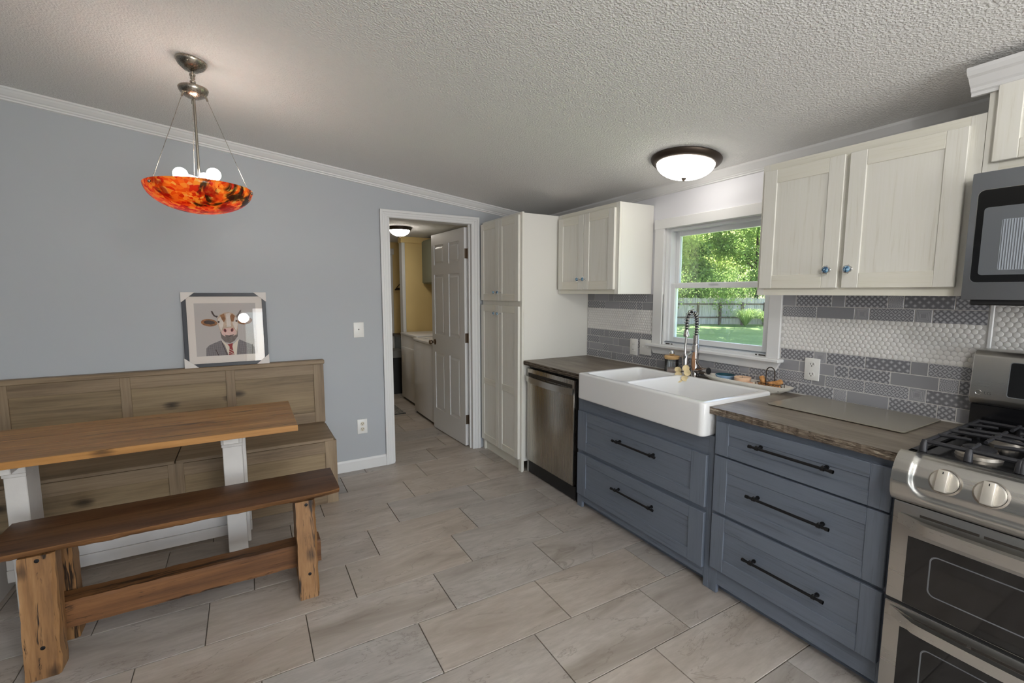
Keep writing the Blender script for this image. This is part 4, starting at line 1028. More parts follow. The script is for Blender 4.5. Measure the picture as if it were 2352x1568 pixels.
def counter_things():
    # canister
    J = Vector((-0.088, -1.712, 0.925)); t = thing('glass_canister', 'glass canister with wooden lid and pink salt behind the sink', 'jar', J)
    MB().lathe([(0, 0.001), (0.042, 0.001), (0.045, 0.004), (0.045, 0.098), (0.043, 0.100), (0.042, 0.098), (0.042, 0.005), (0, 0.005)], J, 28).build('glass_body', X['jar_glass'], t, smooth=35)
    MB().lathe([(0, 0.006), (0.0415, 0.006), (0.0415, 0.034), (0.03, 0.036), (0, 0.038)], J, 24).build('salt', plain('pink_salt', srgb(226, 198, 186), 0.9, var=0.15, scale=160), t, smooth=35)
    MB().lathe([(0, 0.098), (0.044, 0.098), (0.048, 0.102), (0.050, 0.110), (0.050, 0.117), (0.047, 0.120), (0, 0.120)], J, 28).build('lid', wood('bamboo_lid', [srgb(196, 152, 96), srgb(216, 176, 120), srgb(228, 192, 140)], 'y', 0.4, 2), t, smooth=35)
    MB().sphere(J + Vector((0, 0, 0.137)), 0.019).build('knob', X['chrome'], t, smooth=80)
    # dough bowl tray
    T = Vector((-0.080, -2.240, 0.925))
    t = thing('dough_bowl', 'long white wooden dough bowl on the counter behind the sink', 'tray', T)
    def ring(hx, hy, z, n=40):
        r = []
        for k in range(n):
            a = 2 * math.pi * k / n; c, s = math.cos(a), math.sin(a)
            r.append((T.x + hx * (abs(c) ** 0.75) * (1 if c > 0 else -1), T.y + hy * (abs(s) ** 0.75) * (1 if s > 0 else -1), T.z + z))
        return r
    bm = bmesh.new(); n = 40
    levels = [ring(0.046, 0.205, 0), ring(0.064, 0.258, 0.030), ring(0.069, 0.268, 0.040), ring(0.063, 0.261, 0.041), ring(0.044, 0.205, 0.012)]
    V = [[bm.verts.new(p) for p in r] for r in levels]
    for a, b2 in zip(V, V[1:]):
        for k in range(n): bm.faces.new((a[k], a[(k + 1) % n], b2[(k + 1) % n], b2[k]))
    bm.faces.new(V[0][::-1]); bm.faces.new(V[-1]); bmesh.ops.recalc_face_normals(bm, faces=bm.faces)
    m = MB(); m.bm.free(); m.bm = bm
    m.build('shell', plain('whitewashed_wood', srgb(232, 228, 220), 0.5, var=0.04, scale=20), t, smooth=40)
    z0 = T.z + 0.0125
    # blue dish
    P = Vector((-0.080, -2.110, z0)); t = thing('blue_dish', 'small teal and blue glazed dish in the white dough bowl', 'dish', P)
    o = MB(); o.lathe([(0, 0), (0.032, 0), (0.040, 0.012), (0.054, 0.032), (0.056, 0.040), (0.053, 0.041)], P, 30)
    o.lathe([(0.053, 0.041), (0.048, 0.030), (0.034, 0.012), (0, 0.008)], P, 30, mi=1)
    o.build('bowl', [plain('pale_blue_glaze', srgb(140, 170, 200), 0.2, var=0.2, scale=25), plain('teal_glaze', srgb(28, 72, 84), 0.15, var=0.2, scale=25)], t, smooth=40)
    # candle
    P = Vector((-0.080, -2.222, z0)); t = thing('candle_dish', 'peach coloured round candle jar beside the blue dish', 'candle', P)
    MB().lathe([(0, 0), (0.036, 0), (0.040, 0.003), (0.046, 0.042), (0.044, 0.044), (0.041, 0.040), (0, 0.039)], P, 28).build('vessel', plain('peach_wax', srgb(232, 196, 164), 0.35, var=0.06, scale=12), t, smooth=40)
    MB().cyl(P + Vector((0, 0, 0.038)), P + Vector((0.001, 0, 0.048)), 0.0012, seg=6).build('wick', X['slot'], t)
    # soap pieces
    for k, (dx, dy, s, c, lb) in enumerate(((-0.02, -2.288, 0.019, srgb(222, 168, 138), 'pink soap chunk beside the peach candle'), (0.008, -2.292, 0.016, srgb(232, 212, 188), 'cream soap chunk behind the pink soap chunk'), (0.012, -2.318, 0.013, srgb(236, 220, 206), 'small pale soap chunk next to the wire basket'))):
        bm = bmesh.new(); bmesh.ops.create_icosphere(bm, subdivisions=2, radius=s); r2 = random.Random(k + 5)
        for v in bm.verts: v.co *= r2.uniform(0.82, 1.1); v.co.z *= 0.75
        zmin = min(v.co.z for v in bm.verts); bm.transform(Matrix.Translation((-0.088 + dx, dy, z0 - zmin)))
        m = MB(); m.bm.free(); m.bm = bm
        tag(m.build('soap_chunk', plain('soap_%d' % k, c, 0.5, var=0.08, scale=40), None, smooth=30, loc=(-0.088 + dx, dy, z0)), lb, 'soap', 'soap chunks in the dough bowl')
    # wire basket
    K = Vector((-0.082, -2.385, z0)); t = thing('wire_basket', 'small dark wire basket with arched handle in the dough bowl', 'basket', K)
    hx, hy, h = 0.029, 0.062, 0.036
    w = MB()
    for z, e in ((0.002, 0.82), (h * 0.55, 0.92), (h, 1.0)):
        w.tube([(x, y, K.z + z) for x, y in rrect(K.x, K.y, hx * e, hy * e, 0.012)] + [(K.x + hx * e, K.y + hy * e - 0.012, K.z + z)], 0.0014, 6)
    for s in (-1, 1):
        for k in range(7):
            y = K.y + hy * (k / 3 - 1) * 0.8; w.tube([(K.x + s * hx * 0.82, y, K.z + 0.002), (K.x + s * hx, y * 1.0, K.z + h)], 0.0011, 5)
        for k in range(3):     # scroll rings on the sides
            c0 = (K.x + s * hx * 0.93, K.y + 0.034 * (k - 1), K.z + 0.018)
            w.tube([(c0[0], c0[1] + 0.012 * math.cos(a), c0[2] + 0.012 * math.sin(a)) for a in [2 * math.pi * j / 14 for j in range(15)]], 0.0012, 5)
    for k in range(9): w.tube([(K.x - hx * 0.82, K.y + hy * 0.18 * (k - 4), K.z + 0.002), (K.x + hx * 0.82, K.y + hy * 0.18 * (k - 4), K.z + 0.002)], 0.001, 5)
    for sx in (-1, 1):
        for sy in (-1, 1): w.tube([(K.x + sx * hx, K.y + sy * hy, K.z + h), (K.x + sx * hx * 1.02, K.y + sy * hy * 1.03, K.z + 0.004)], 0.0018, 6); w.sphere((K.x + sx * hx * 1.02, K.y + sy * hy * 1.03, K.z + 0.003), 0.003, seg=8, rings=6)
    w.build('wire_frame', X['bronze'], t, smooth=50)
    MB().tube([K + Vector((0, 0.024, h * 0.5)), K + Vector((0, 0.024, 0.095))] + [K + Vector((0, 0.024 * math.cos(a), 0.095 + 0.028 * math.sin(a))) for a in [math.pi * j / 12 for j in range(1, 12)]] + [K + Vector((0, -0.024, 0.095)), K + Vector((0, -0.024, h * 0.5))], 0.0028, 8).build('handle', X['bronze'], t, smooth=50)
    cork = wood('cork', [srgb(150, 98, 52), srgb(196, 140, 84), srgb(216, 166, 110)], 'x', 0.7, 6)
    spots = [((0.0, 0.042, 0.016), (0.3, 0.8, 0.25), 'cork standing at the left end of the wire basket'), ((0.004, 0.044, 0.046), (0.1, 0.5, 0.9), 'cork sticking up above the left end of the wire basket'), ((0.0, 0.006, 0.015), (0.9, 0.3, 0.1), 'cork lying in the middle of the wire basket'),
             ((-0.004, -0.036, 0.018), (0.4, -0.8, 0.3), 'cork lying at the right end of the wire basket'), ((0.002, -0.042, 0.044), (0.15, -0.85, 0.45), 'cork leaning out over the right end of the wire basket'), ((0.0, -0.012, 0.034), (0.8, -0.5, 0.15), 'cork lying on top beside the basket handle')]
    for d, ax, lb in spots:
        c0 = K + Vector(d); a = Vector(ax).normalized() * 0.019
        tag(MB().lathe([(0, -0.022), (0.0125, -0.022), (0.0140, -0.018), (0.0136, 0.018), (0.0120, 0.022), (0, 0.022)], c0, 14, a).build('cork', cork, None, smooth=40, loc=c0), lb, 'cork', 'corks in the wire basket')
    # glass cutting board
    b = MB(); bp = [(-0.378, -2.540), (-0.378, -3.085), (-0.012, -3.095), (-0.012, -2.560)]
    b.prism([(x, y, 0.9285) for x, y in rrect(-0.2, -2.822, 0.182, 0.272, 0.014)], (0, 0, 0.004), bev=0.0008)
    o = tag(b.build('cutting_board', plain('frosted_glass_board', srgb(148, 142, 128), 0.16, var=0.02, spec=0.6), None, loc=(-0.2, -2.822, 0.925)), 'flat grey glass cutting board on the counter beside the range', 'cutting board')
    f = MB()
    for dx, dy in ((-0.15, 0.23), (-0.15, -0.23), (0.15, 0.23), (0.15, -0.23)): f.cyl((-0.2 + dx, -2.822 + dy, 0.925), (-0.2 + dx, -2.822 + dy, 0.929), 0.008, seg=12)
    f.build('rubber_feet', X['black_plastic'], o)
counter_things()

# ------------------------------------------------------------------ lamps
def ceiling_lamp(name, label, c, tilt, r, glow, rim_h=0.035, mat_rim=None, dome=0.085):
    t = thing(name, label, 'lamp', c, None)
    m = Matrix.Translation(Vector(c)) @ Matrix.Rotation(tilt, 4, 'Y') @ Matrix.Translation(-Vector(c))
    b = MB(); b.lathe([(0.05, 0.0), (r * 1.0, 0.0), (r * 1.03, -0.006), (r * 1.02, -0.014), (r * 0.97, -rim_h * 0.75), (r * 0.90, -rim_h), (r * 0.84, -rim_h), (r * 0.84, -rim_h + 0.010)], c, 48)
    b.build('rim', mat_rim or X['bronze'], t, smooth=40, xf=m)
    n = 10; prof = [(r * 0.85 * math.cos(math.pi / 2 * k / n), -rim_h + 0.008 - dome * math.sin(math.pi / 2 * k / n)) for k in range(n + 1)]
    prof[-1] = (0, prof[-1][1])
    MB().lathe(prof, c, 48).build('glass_shade', glow, t, smooth=60, xf=m)
    z = prof[-1][1]
    MB().lathe([(0, z + 0.004), (0.014, z + 0.002), (0.013, z - 0.004), (0.007, z - 0.008), (0.008, z - 0.013), (0, z - 0.016)], c, 16).build('finial', mat_rim or X['bronze'], t, smooth=50, xf=m)
GLOW = emit_mat('lit_alabaster_glass', (1.0, 0.95, 0.87, 1), 9.0)
GLOW2 = emit_mat('lit_alabaster_glass_warm', (1.0, 0.93, 0.82, 1), 34.0)
TILT = math.atan(0.119)
ceiling_lamp('ceiling_lamp', 'round bronze flush ceiling light with glowing glass above the sink', (-0.315, -1.955, zc(-0.315, -1.955)), TILT, 0.190, GLOW)
ceiling_lamp('ceiling_lamp', 'small flush ceiling light seen through the doorway in the laundry room', (-0.962, 1.55, 2.215), 0.0, 0.135, GLOW2, dome=0.075)

def globe_lamp():
    c = Vector((-2.0, -4.45, 2.22)); zt = zc(c.x, c.y)
    t = thing('globe_lamp', 'lit white globe lamp hanging from the ceiling behind the camera', 'lamp', c)
    MB().sphere(c, 0.13, seg=32, rings=18).build('globe', emit_mat('lit_opal_globe', (1.0, 0.985, 0.955, 1), 64.0), t, smooth=80)
    MB().cyl(c + Vector((0, 0, 0.12)), (c.x, c.y, zt - 0.012), 0.006, seg=10).lathe([(0, -0.012), (0.06, -0.012), (0.05, -0.03), (0, -0.04)], (c.x, c.y, zt), 24).lathe([(0, 0.15), (0.03, 0.145), (0.04, 0.115), (0, 0.115)], c, 20).build('rod', X['nickel'], t, smooth=40)
globe_lamp()
def floor_lamp():
    c = Vector((-2.60, -4.60, 1.70))
    t = thing('floor_lamp', 'slim floor lamp with lit globe standing behind the camera', 'lamp', (c.x, c.y, 0))
    MB().sphere(c, 0.075, seg=24, rings=14).build('globe', emit_mat('lit_small_globe', (1.0, 0.98, 0.95, 1), 85.0), t, smooth=80)
    MB().cyl((c.x, c.y, 0.02), (c.x, c.y, 1.63), 0.010, seg=12).build('pole', X['nickel'], t, smooth=40)
    MB().lathe([(0, 0.03), (0.03, 0.028), (0.13, 0.018), (0.14, 0.0), (0, 0.0)], (c.x, c.y, 0), 28).build('base', X['nickel'], t, smooth=40)
floor_lamp()
def pendant():
    px, py = -2.712, -1.19
    zt = zc(px, py)
    t = thing('pendant_lamp', 'orange speckled art glass bowl pendant hanging over the table', 'lamp', (px, py, 1.83))
    C = Vector((px, py, zt)); m = Matrix.Translation(C) @ Matrix.Rotation(TILT, 4, 'Y') @ Matrix.Translation(-C)
    b = MB(); b.lathe([(0, 0), (0.061, 0), (0.0625, -0.004), (0.060, -0.012), (0.050, -0.028), (0.032, -0.042), (0.012, -0.048), (0, -0.048)], C, 36); b.sphere(C + Vector((-0.010, -0.052, -0.022)), 0.006, seg=10, rings=8)
    b.build('canopy', X['nickel'], t, smooth=50, xf=m)
    s = MB(); P = lambda z, dx=0.0, dy=0.0: Vector((px + dx, py + dy, z))
    s.cyl(P(zt - 0.04), P(2.395), 0.0055, seg=12)
    for z in (zt - 0.062, 2.418): s.lathe([(0.0055, -0.004), (0.0115, -0.004), (0.0125, 0), (0.0115, 0.004), (0.0055, 0.004)], P(z), 16)
    s.cyl(P(2.44), P(2.43), 0.010, seg=14).cyl(P(2.36), P(1.985), 0.0055, seg=12)
    s.build('stem', X['nickel'], t, smooth=40)
    b = MB(); b.lathe([(0.006, 2.398), (0.058, 2.392), (0.060, 2.388), (0.056, 2.374), (0.044, 2.358), (0.026, 2.348), (0.006, 2.344)], P(0), 36); b.build('cup', X['nickel'], t, smooth=50)
    # bowl
    Rb, rim, dep = 0.216, 1.948, 0.116
    prof = [(Rb * math.sin(a), rim - dep * (math.cos(a) - math.cos(R(88))) / (1 - math.cos(R(88)))) for a in [R(88 * k / 14) for k in range(15)]]
    inner = [(max(0, r - 0.005), z + 0.0045) for r, z in prof]
    MB().lathe(prof[::1] + [(Rb - 0.002, rim + 0.002)] + inner[::-1], P(0), 64).build('glass_bowl', X['art_glass'], t, smooth=60)
    # three cables with ferrules
    for k, a in enumerate((R(-20), R(100), R(220))):
        c, sn = math.cos(a), math.sin(a); w = MB()
        w.cyl(P(2.362, 0.048 * c, 0.048 * sn), P(2.338, 0.056 * c, 0.056 * sn), 0.0045, seg=8).tube([P(2.345, 0.054 * c, 0.054 * sn), P(1.935, 0.212 * c, 0.212 * sn)], 0.0011, 6)
        w.sphere(P(1.932, 0.222 * c, 0.222 * sn), 0.0065, seg=10, rings=8); w.build('cable', X['nickel'], t, smooth=50)
    hub = MB(); hub.lathe([(0, 1.992), (0.014, 1.990), (0.016, 1.978), (0.014, 1.966), (0, 1.964)], P(0), 16)
    hub.build('hub', X['nickel'], t, smooth=50)
    lit = emit_mat('lit_bulb', (1.0, 0.93, 0.84, 1), 55.0)
    for k, (a, dz) in enumerate(((R(-35), 0.022), (R(178), 0.018), (R(75), 0.02))):
        c, sn = math.cos(a), math.sin(a)
        p0 = P(1.985, 0.012 * c, 0.012 * sn); p1 = P(1.992, 0.048 * c, 0.048 * sn)
        MB().cyl(p0, p1, 0.0145, 0.0155, 16).build('socket', X['white_plastic'], t, smooth=40)
        MB().sphere(P(1.985 + dz, 0.072 * c, 0.072 * sn), 0.0295, seg=20, rings=14).build('bulb', lit, t, smooth=80)
pendant()
# ------------------------------------------------------------------ banquette
def banquette():
    t = thing('banquette_bench', 'built in weathered oak banquette bench along the blue wall', 'bench', (-3.1, -0.28, 0))
    XL, XR = -4.25, -2.055
    MB().box(XL, XR + 0.002, -0.066, -0.002, 0.916, 0.948, 0.004).build('cap_rail', X['bench_x'], t)
    f = MB(); y0, y1 = -0.052, -0.030
    st = [(-2.133, -2.060), (-2.705, -2.650), (-3.285, -3.232), (-3.862, -3.800), (XL, XL + 0.06)]
    for a, b in st: f.box(min(a, b), max(a, b), y0, y1, 0.46, 0.916, 0.0015, mi=1)
    for (a, b), (c, d) in zip(st, st[1:]):
        xr, xl = min(a, b), max(c, d)
        f.box(xl, xr, y0 + 0.0006, y1, 0.838, 0.916, 0.0012); f.box(xl, xr, y0 + 0.0006, y1, 0.46, 0.542, 0.0012)
    f.build('back_frame', [X['bench_x'], X['bench_z']], t)
    for (a, b), (c, d) in zip(st, st[1:]):
        MB().box(max(c, d) - 0.004, min(a, b) + 0.004, -0.040, -0.028, 0.538, 0.842).build('back_panel', X['bench_knot'], t)
    MB().box(XL, XR - 0.006, -0.029, -0.003, 0.0, 0.915).build('back_board', X['bench_x'], t)
    for a, b in ((-2.075, -2.968), (-2.974, -4.25)):
        MB().box(b, a, -0.530, -0.053, 0.442, 0.462, 0.003).build('seat_lid', X['bench_x'], t)
    g = MB(); y0, y1 = -0.528, -0.506
    st = [(-2.132, -2.057), (-3.007, -2.930), (-3.862, -3.795), (XL, XL + 0.06)]
    for a, b in st: g.box(min(a, b), max(a, b), y0, y1, 0.0, 0.445, 0.0015, mi=1)
    for (a, b), (c, d) in zip(st, st[1:]):
        xr, xl = min(a, b), max(c, d)
        g.box(xl, xr, y0 + 0.0006, y1, 0.363, 0.440, 0.0012); g.box(xl, xr, y0 + 0.0006, y1, 0.0, 0.080, 0.0012)
    g.build('front_frame', [X['bench_x'], X['bench_z']], t)
    for (a, b), (c, d) in zip(st, st[1:]):
        MB().box(max(c, d) - 0.004, min(a, b) + 0.004, -0.516, -0.504, 0.076, 0.367).build('front_panel', X['bench_knot'], t)
    MB().box(-2.080, -2.058, -0.505, -0.030, 0.0, 0.441).build('end_panel', X['bench_z'], t)
banquette()

# ------------------------------------------------------------------ picture
def picture():
    x0, x1, z0, H = -2.932, -2.430, 0.9485, 0.512
    W = x1 - x0
    t = thing('framed_picture', 'framed print of a horned cow in suit and tie on the bench cap', 'picture', (-2.68, -0.035, z0))
    lean = Matrix.Translation((x0, -0.052, z0)) @ Matrix.Rotation(R(-4.0), 4, 'X')
    # local frame: x right, z up, -y towards the room
    def bx(b, xa, xb, za, zb, ya, yb, **k): return b.box(xa, xb, ya, yb, za, zb, **k)
    fr = MB(); w = 0.024
    for xa, xb, za, zb in ((0, w, 0, H), (W - w, W, 0, H), (w, W - w, 0, w), (w, W - w, H - w, H)): bx(fr, xa, xb, za, zb, 0, 0.018, bev=0.0015)
    fr.build('frame', plain('navy_black_frame', srgb(34, 36, 46), 0.4, var=0.1), t, xf=lean)
    MB().box(w - 0.004, W - w + 0.004, 0.008, 0.014, w - 0.004, H - w + 0.004).build('mat_board', plain('cream_mat_board', srgb(228, 218, 210), 0.8, var=0.01), t, xf=lean)
    c = 0.080; cm = plain('white_card_corner', srgb(222, 216, 212), 0.7, var=0.02)
    for sx, sz in ((0, 0), (1, 0), (0, 1), (1, 1)):
        ox, oz, dx, dz = (W + 0.004 if sx else -0.004), (H + 0.004 if sz else -0.0003), (-c if sx else c), (-c * 0.86 if sz else c * 0.86)
        q = MB(); q.prism([(ox, -0.0025, oz), (ox + dx, -0.0025, oz), (ox, -0.0025, oz + dz)], (0, 0.022, 0)); q.build('corner_protector', cm, t, xf=lean)
    # the print, drawn as stacked flat shapes
    pw, ph = 0.368, 0.366; ox, oz = (W - pw) / 2, (H - ph) / 2 + 0.002
    U = lambda X_, Y_: (ox + (X_ - 405) / 965 * pw, oz + (1170 - Y_) / 815 * ph)
    pm = [plain('print_background', srgb(190, 182, 178), 0.7, var=0.02), tweed_mat(), plain('print_shirt', srgb(226, 214, 196), 0.7, var=0.03), plain('print_tie', srgb(150, 44, 44), 0.7, var=0.1, scale=60),
          plain('print_hide_tan', srgb(196, 172, 150), 0.7, var=0.18, scale=45), plain('print_hide_white', srgb(220, 208, 198), 0.7, var=0.08, scale=40), plain('print_ear_brown', srgb(150, 100, 58), 0.7, var=0.3, scale=60), plain('print_dark', srgb(66, 48, 42), 0.7, var=0.1),
          plain('print_muzzle', srgb(222, 186, 176), 0.7, var=0.06, scale=40), plain('print_jaw_grey', srgb(120, 106, 100), 0.7, var=0.2, scale=50)]
    b = MB(); lay = [0]
    def poly(pts, mi):
        lay[0] += 1; y = 0.0078 - 0.00012 * lay[0]; b.flat([(U(*p)[0], y, U(*p)[1]) for p in pts], mi=mi)
    def ell(cx, cy, rx, ry, mi, rot=0, n=20):
        cr, sr = math.cos(R(rot)), math.sin(R(rot))
        poly([(cx + rx * math.cos(a) * cr - ry * math.sin(a) * sr, cy + rx * math.cos(a) * sr + ry * math.sin(a) * cr) for a in [2 * math.pi * k / n for k in range(n)]], mi)
    poly([(405, 1170), (1370, 1170), (1370, 355), (405, 355)], 0)
    poly([(545, 1170), (555, 1050), (600, 1005), (700, 965), (790, 935), (850, 1000), (895, 1170)], 1)
    poly([(1020, 1170), (1040, 1000), (1080, 930), (1150, 965), (1270, 1015), (1315, 1060), (1330, 1170)], 1)
    poly([(790, 930), (880, 1000), (930, 1015), (980, 1000), (1065, 925), (1045, 1010), (1022, 1170), (892, 1170), (845, 1020)], 2)
    poly([(885, 1000), (972, 985), (960, 1040), (984, 1170), (897, 1170), (915, 1040)], 3)
    for k in range(3): poly([(898, 1070 + 40 * k), (904, 1066 + 40 * k), (978, 1110 + 40 * k if k < 2 else 1165), (974, 1116 + 40 * k if k < 2 else 1169)], 2)
    poly([(690, 1075), (700, 1070), (745, 1170), (733, 1170)], 7); poly([(800, 985), (812, 980), (878, 1165), (866, 1168)], 7); poly([(1278, 1020), (1292, 1008), (1284, 1168), (1270, 1168)], 7)
    poly([(783, 800), (795, 900), (850, 965), (930, 985), (1000, 950), (1055, 880), (1062, 790)], 9)
    ell(622, 655, 125, 58, 6, 6); ell(625, 650, 85, 30, 7, 6); ell(1188, 640, 120, 55, 6, -6); ell(1195, 632, 80, 28, 4, -6)
    poly([(745, 580), (695, 555), (668, 510), (658, 472), (685, 480), (702, 520), (720, 545), (765, 552)], 7)
    poly([(1050, 560), (1085, 515), (1110, 475), (1138, 458), (1128, 500), (1100, 545), (1065, 590)], 9)
    poly([(750, 590), (790, 530), (860, 505), (930, 498), (1000, 515), (1050, 560), (1075, 640), (1066, 760), (1045, 850), (960, 885), (880, 880), (808, 845), (775, 760), (748, 660)], 4)
    poly([(760, 600), (800, 570), (850, 640), (830, 720), (800, 800), (770, 700)], 5); poly([(1060, 600), (1020, 560), (975, 620), (1000, 720), (1040, 800), (1066, 700)], 5)
    poly([(795, 545), (860, 515), (880, 600), (850, 660), (815, 600)], 6); poly([(1030, 560), (985, 520), (950, 560), (965, 640), (1000, 650)], 6)
    poly([(890, 520), (950, 510), (960, 720), (890, 730)], 5)
    ell(768, 645, 17, 15, 7); ell(1050, 638, 16, 14, 7)
    ell(920, 815, 118, 72, 8); ell(860, 782, 22, 30, 3, -20); ell(972, 778, 22, 30, 3, 20); ell(862, 784, 12, 20, 7, -20); ell(970, 780, 12, 20, 7, 20)
    poly([(850, 850), (920, 862), (1000, 845), (975, 888), (920, 905), (870, 885)], 9); poly([(868, 858), (920, 868), (985, 853), (930, 880)], 7)
    b.build('print', pm, t, xf=lean)
    MB().box(w - 0.002, W - w + 0.002, 0.0015, 0.003, w - 0.002, H - w + 0.002).build('glass', X['frame_glass'], t, xf=lean)
picture()

# ------------------------------------------------------------------ dining table
def table():
    t = thing('dining_table', 'long honey oak plank table on white painted trestle legs', 'table', (-3.08, -0.86, 0))
    xl, xr, ya, yb = -3.82, -2.347, -0.548, -1.180
    n = 5; w = (ya - yb) / n
    for k in range(n):
        a, c = ya - k * w, ya - (k + 1) * w
        front = k == n - 1
        b = MB(); b.box(xl, xr, c + 0.0004, a - 0.0004, 0.727, 0.760, 0.0016)
        o = b.build('plank', X['oak'], t)
    MB().box(xl, xr + 0.0006, yb - 0.0012, yb + 0.0008, 0.7285, 0.7585).build('front_edge', X['oak_edge'], t)
    for xa, xb, off in ((-2.703, -2.612, 0.016), (-3.530, -3.456, -0.003)):
        MB().box(xa, xb, -1.005, -0.915, 0.0, 0.640, 0.003).build('leg', X['white_wood'], t)
        MB().box(xa - 0.004, xb + 0.002, -1.010, -0.910, 0.640, 0.655, 0.002).box(xa - 0.006, xb + 0.003, -1.013, -0.908, 0.655, 0.727, 0.003).build('leg_cap', X['white_wood'], t)
        MB().box(xa + 0.005, xb + off, -0.914, -0.845, 0.045, 0.727, 0.003).build('leg_back_board', X['white_wood'], t)
        MB().box(xa + 0.01, xb - 0.01, -1.12, -0.62, 0.685, 0.7265, 0.003).build('top_cleat', X['white_wood'], t)
    MB().box(-3.612, -2.588, -0.842, -0.800, 0.075, 0.136, 0.003).box(-3.612, -2.588, -0.838, -0.800, 0.1365, 0.212, 0.003).build('stretcher', X['white_wood'], t)
table()

# ------------------------------------------------------------------ wooden bench
def plank_bench():
    t = thing('wooden_bench', 'rustic dark plank bench with chunky barn beam legs', 'bench', (-2.82, -1.37, 0))
    rnd = random.Random(11); z1, z0 = 0.505, 0.470
    nx = 60; xl, xr = -3.446, -2.198
    bm = bmesh.new(); fr, bk = [], []
    ph = [rnd.uniform(0, 6.28) for _ in range(6)]
    for i in range(nx + 1):
        s = i / nx; x = xl + (xr - xl) * s
        wob = 0.0035 * math.sin(9 * s + ph[0]) + 0.002 * math.sin(23 * s + ph[1]) + rnd.uniform(-0.0008, 0.0008)
        e = 0.012 * max(0, 1 - s / 0.03) + 0.012 * max(0, 1 - (1 - s) / 0.03)
        yf = -1.516 + wob + e; yb = -1.212 + 0.002 * math.sin(7 * s + ph[2]) - e * 0.3
        k = 0.004 * math.sin(31 * s + ph[3]) + rnd.uniform(-0.003, 0.003)
        ring = [(x, yb, z1), (x, yf + 0.010, z1), (x, yf, z1 - 0.006), (x, yf + 0.001, z1 - 0.013), (x, yf + 0.012 + k, z0 + 0.006), (x, yf + 0.02 + k, z0), (x, yb, z0)]
        fr.append([bm.verts.new(p) for p in ring])
    for a, b in zip(fr, fr[1:]):
        for k in range(7):
            f = bm.faces.new((a[k], a[(k + 1) % 7], b[(k + 1) % 7], b[k])); f.material_index = 1 if k in (2, 3, 4) else 0
    bm.faces.new(fr[0][::-1]); bm.faces.new(fr[-1]); bmesh.ops.recalc_face_normals(bm, faces=bm.faces)
    me = bpy.data.meshes.new('seat'); bm.transform(Matrix.Translation(-WO[t.name])); bm.to_mesh(me); bm.free()
    me.materials.append(X['walnut']); me.materials.append(X['walnut_edge']); me.shade_smooth(); me.set_sharp_from_angle(angle=R(45))
    put('seat', me, t, WO[t.name])
    def leg(xa, xb, ya0, yb0, ya1, yb1, seed):
        r = random.Random(seed); n = 14; bm = bmesh.new(); rings = []
        c = 0.010
        for i in range(n + 1):
            s = i / n; z = z0 * s; y0 = ya0 + (ya1 - ya0) * s; y1 = yb0 + (yb1 - yb0) * s
            j = lambda a=0.0016: r.uniform(-a, a)
            pts = [(xa + j(), y0), (xb - c + j(0.003), y0 + j(0.001)), (xb + j(0.003), y0 + c + j(0.003)), (xb + j(), y1 - 0.004), (xb - 0.004, y1), (xa + 0.004, y1), (xa + j(), y1 - 0.004)]
            rings.append([bm.verts.new((x, y, z)) for x, y in pts])
        m = len(rings[0])
        for A, B in zip(rings, rings[1:]):
            for k in range(m): bm.faces.new((A[k], A[(k + 1) % m], B[(k + 1) % m], B[k]))
        bm.faces.new(rings[0][::-1]); bm.faces.new(rings[-1]); bmesh.ops.recalc_face_normals(bm, faces=bm.faces)
        b = MB(); b.bm.free(); b.bm = bm
        o = b.build('leg', X['barn_z'], t, smooth=30)
        return o
    for xa, xb, sd in ((-3.346, -3.244, 1), (-2.401, -2.314, 2)):
        o = leg(xa, xb, -1.556, -1.466, -1.512, -1.43, sd)
        for z in (0.452, 0.118):
            y = -1.556 + 0.044 * z / 0.47
            MB().lathe([(0.0075, 0.0), (0.0075, 0.002), (0.0045, 0.0025), (0.004, 0.001), (0, 0.001)], ((xa + xb) / 2 + 0.004, y, z), 16, (0, -1, 0)).build('bolt', X['black'], o, smooth=40)
        leg(xa + 0.006, xb + 0.002, -1.338, -1.240, -1.335, -1.245, sd + 7)
    r = random.Random(5); b = MB(); bm = b.bm; n = 40; rings = []
    for i in range(n + 1):
        x = -3.32 + (3.32 - 2.288) * i / n; j = lambda a=0.0015: r.uniform(-a, a)
        rings.append([bm.verts.new(p) for p in ((x, -1.440 + j(), 0.112 + j()), (x, -1.442 + j(), 0.212 + j()), (x, -1.434, 0.221 + j()), (x, -1.345, 0.221 + j()), (x, -1.342, 0.112 + j()))])
    for A, B in zip(rings, rings[1:]):
        for k in range(5): bm.faces.new((A[k], A[(k + 1) % 5], B[(k + 1) % 5], B[k]))
    bm.faces.new(rings[0][::-1]); bm.faces.new(rings[-1]); bmesh.ops.recalc_face_normals(bm, faces=bm.faces)
    b.build('stretcher', X['barn_x'], t, smooth=30)
plank_bench()
def low_box():
    t = thing('storage_box', 'low white painted box on the floor left of the table', 'box', (-3.75, -0.85, 0))
    MB().box(-3.88, -3.634, -1.15, -0.62, 0, 0.205, 0.003).build('carcass', X['white_wood'], t)
    MB().box(-3.89, -3.628, -1.16, -0.61, 0.205, 0.225, 0.003).build('lid', X['white_wood'], t)
low_box()

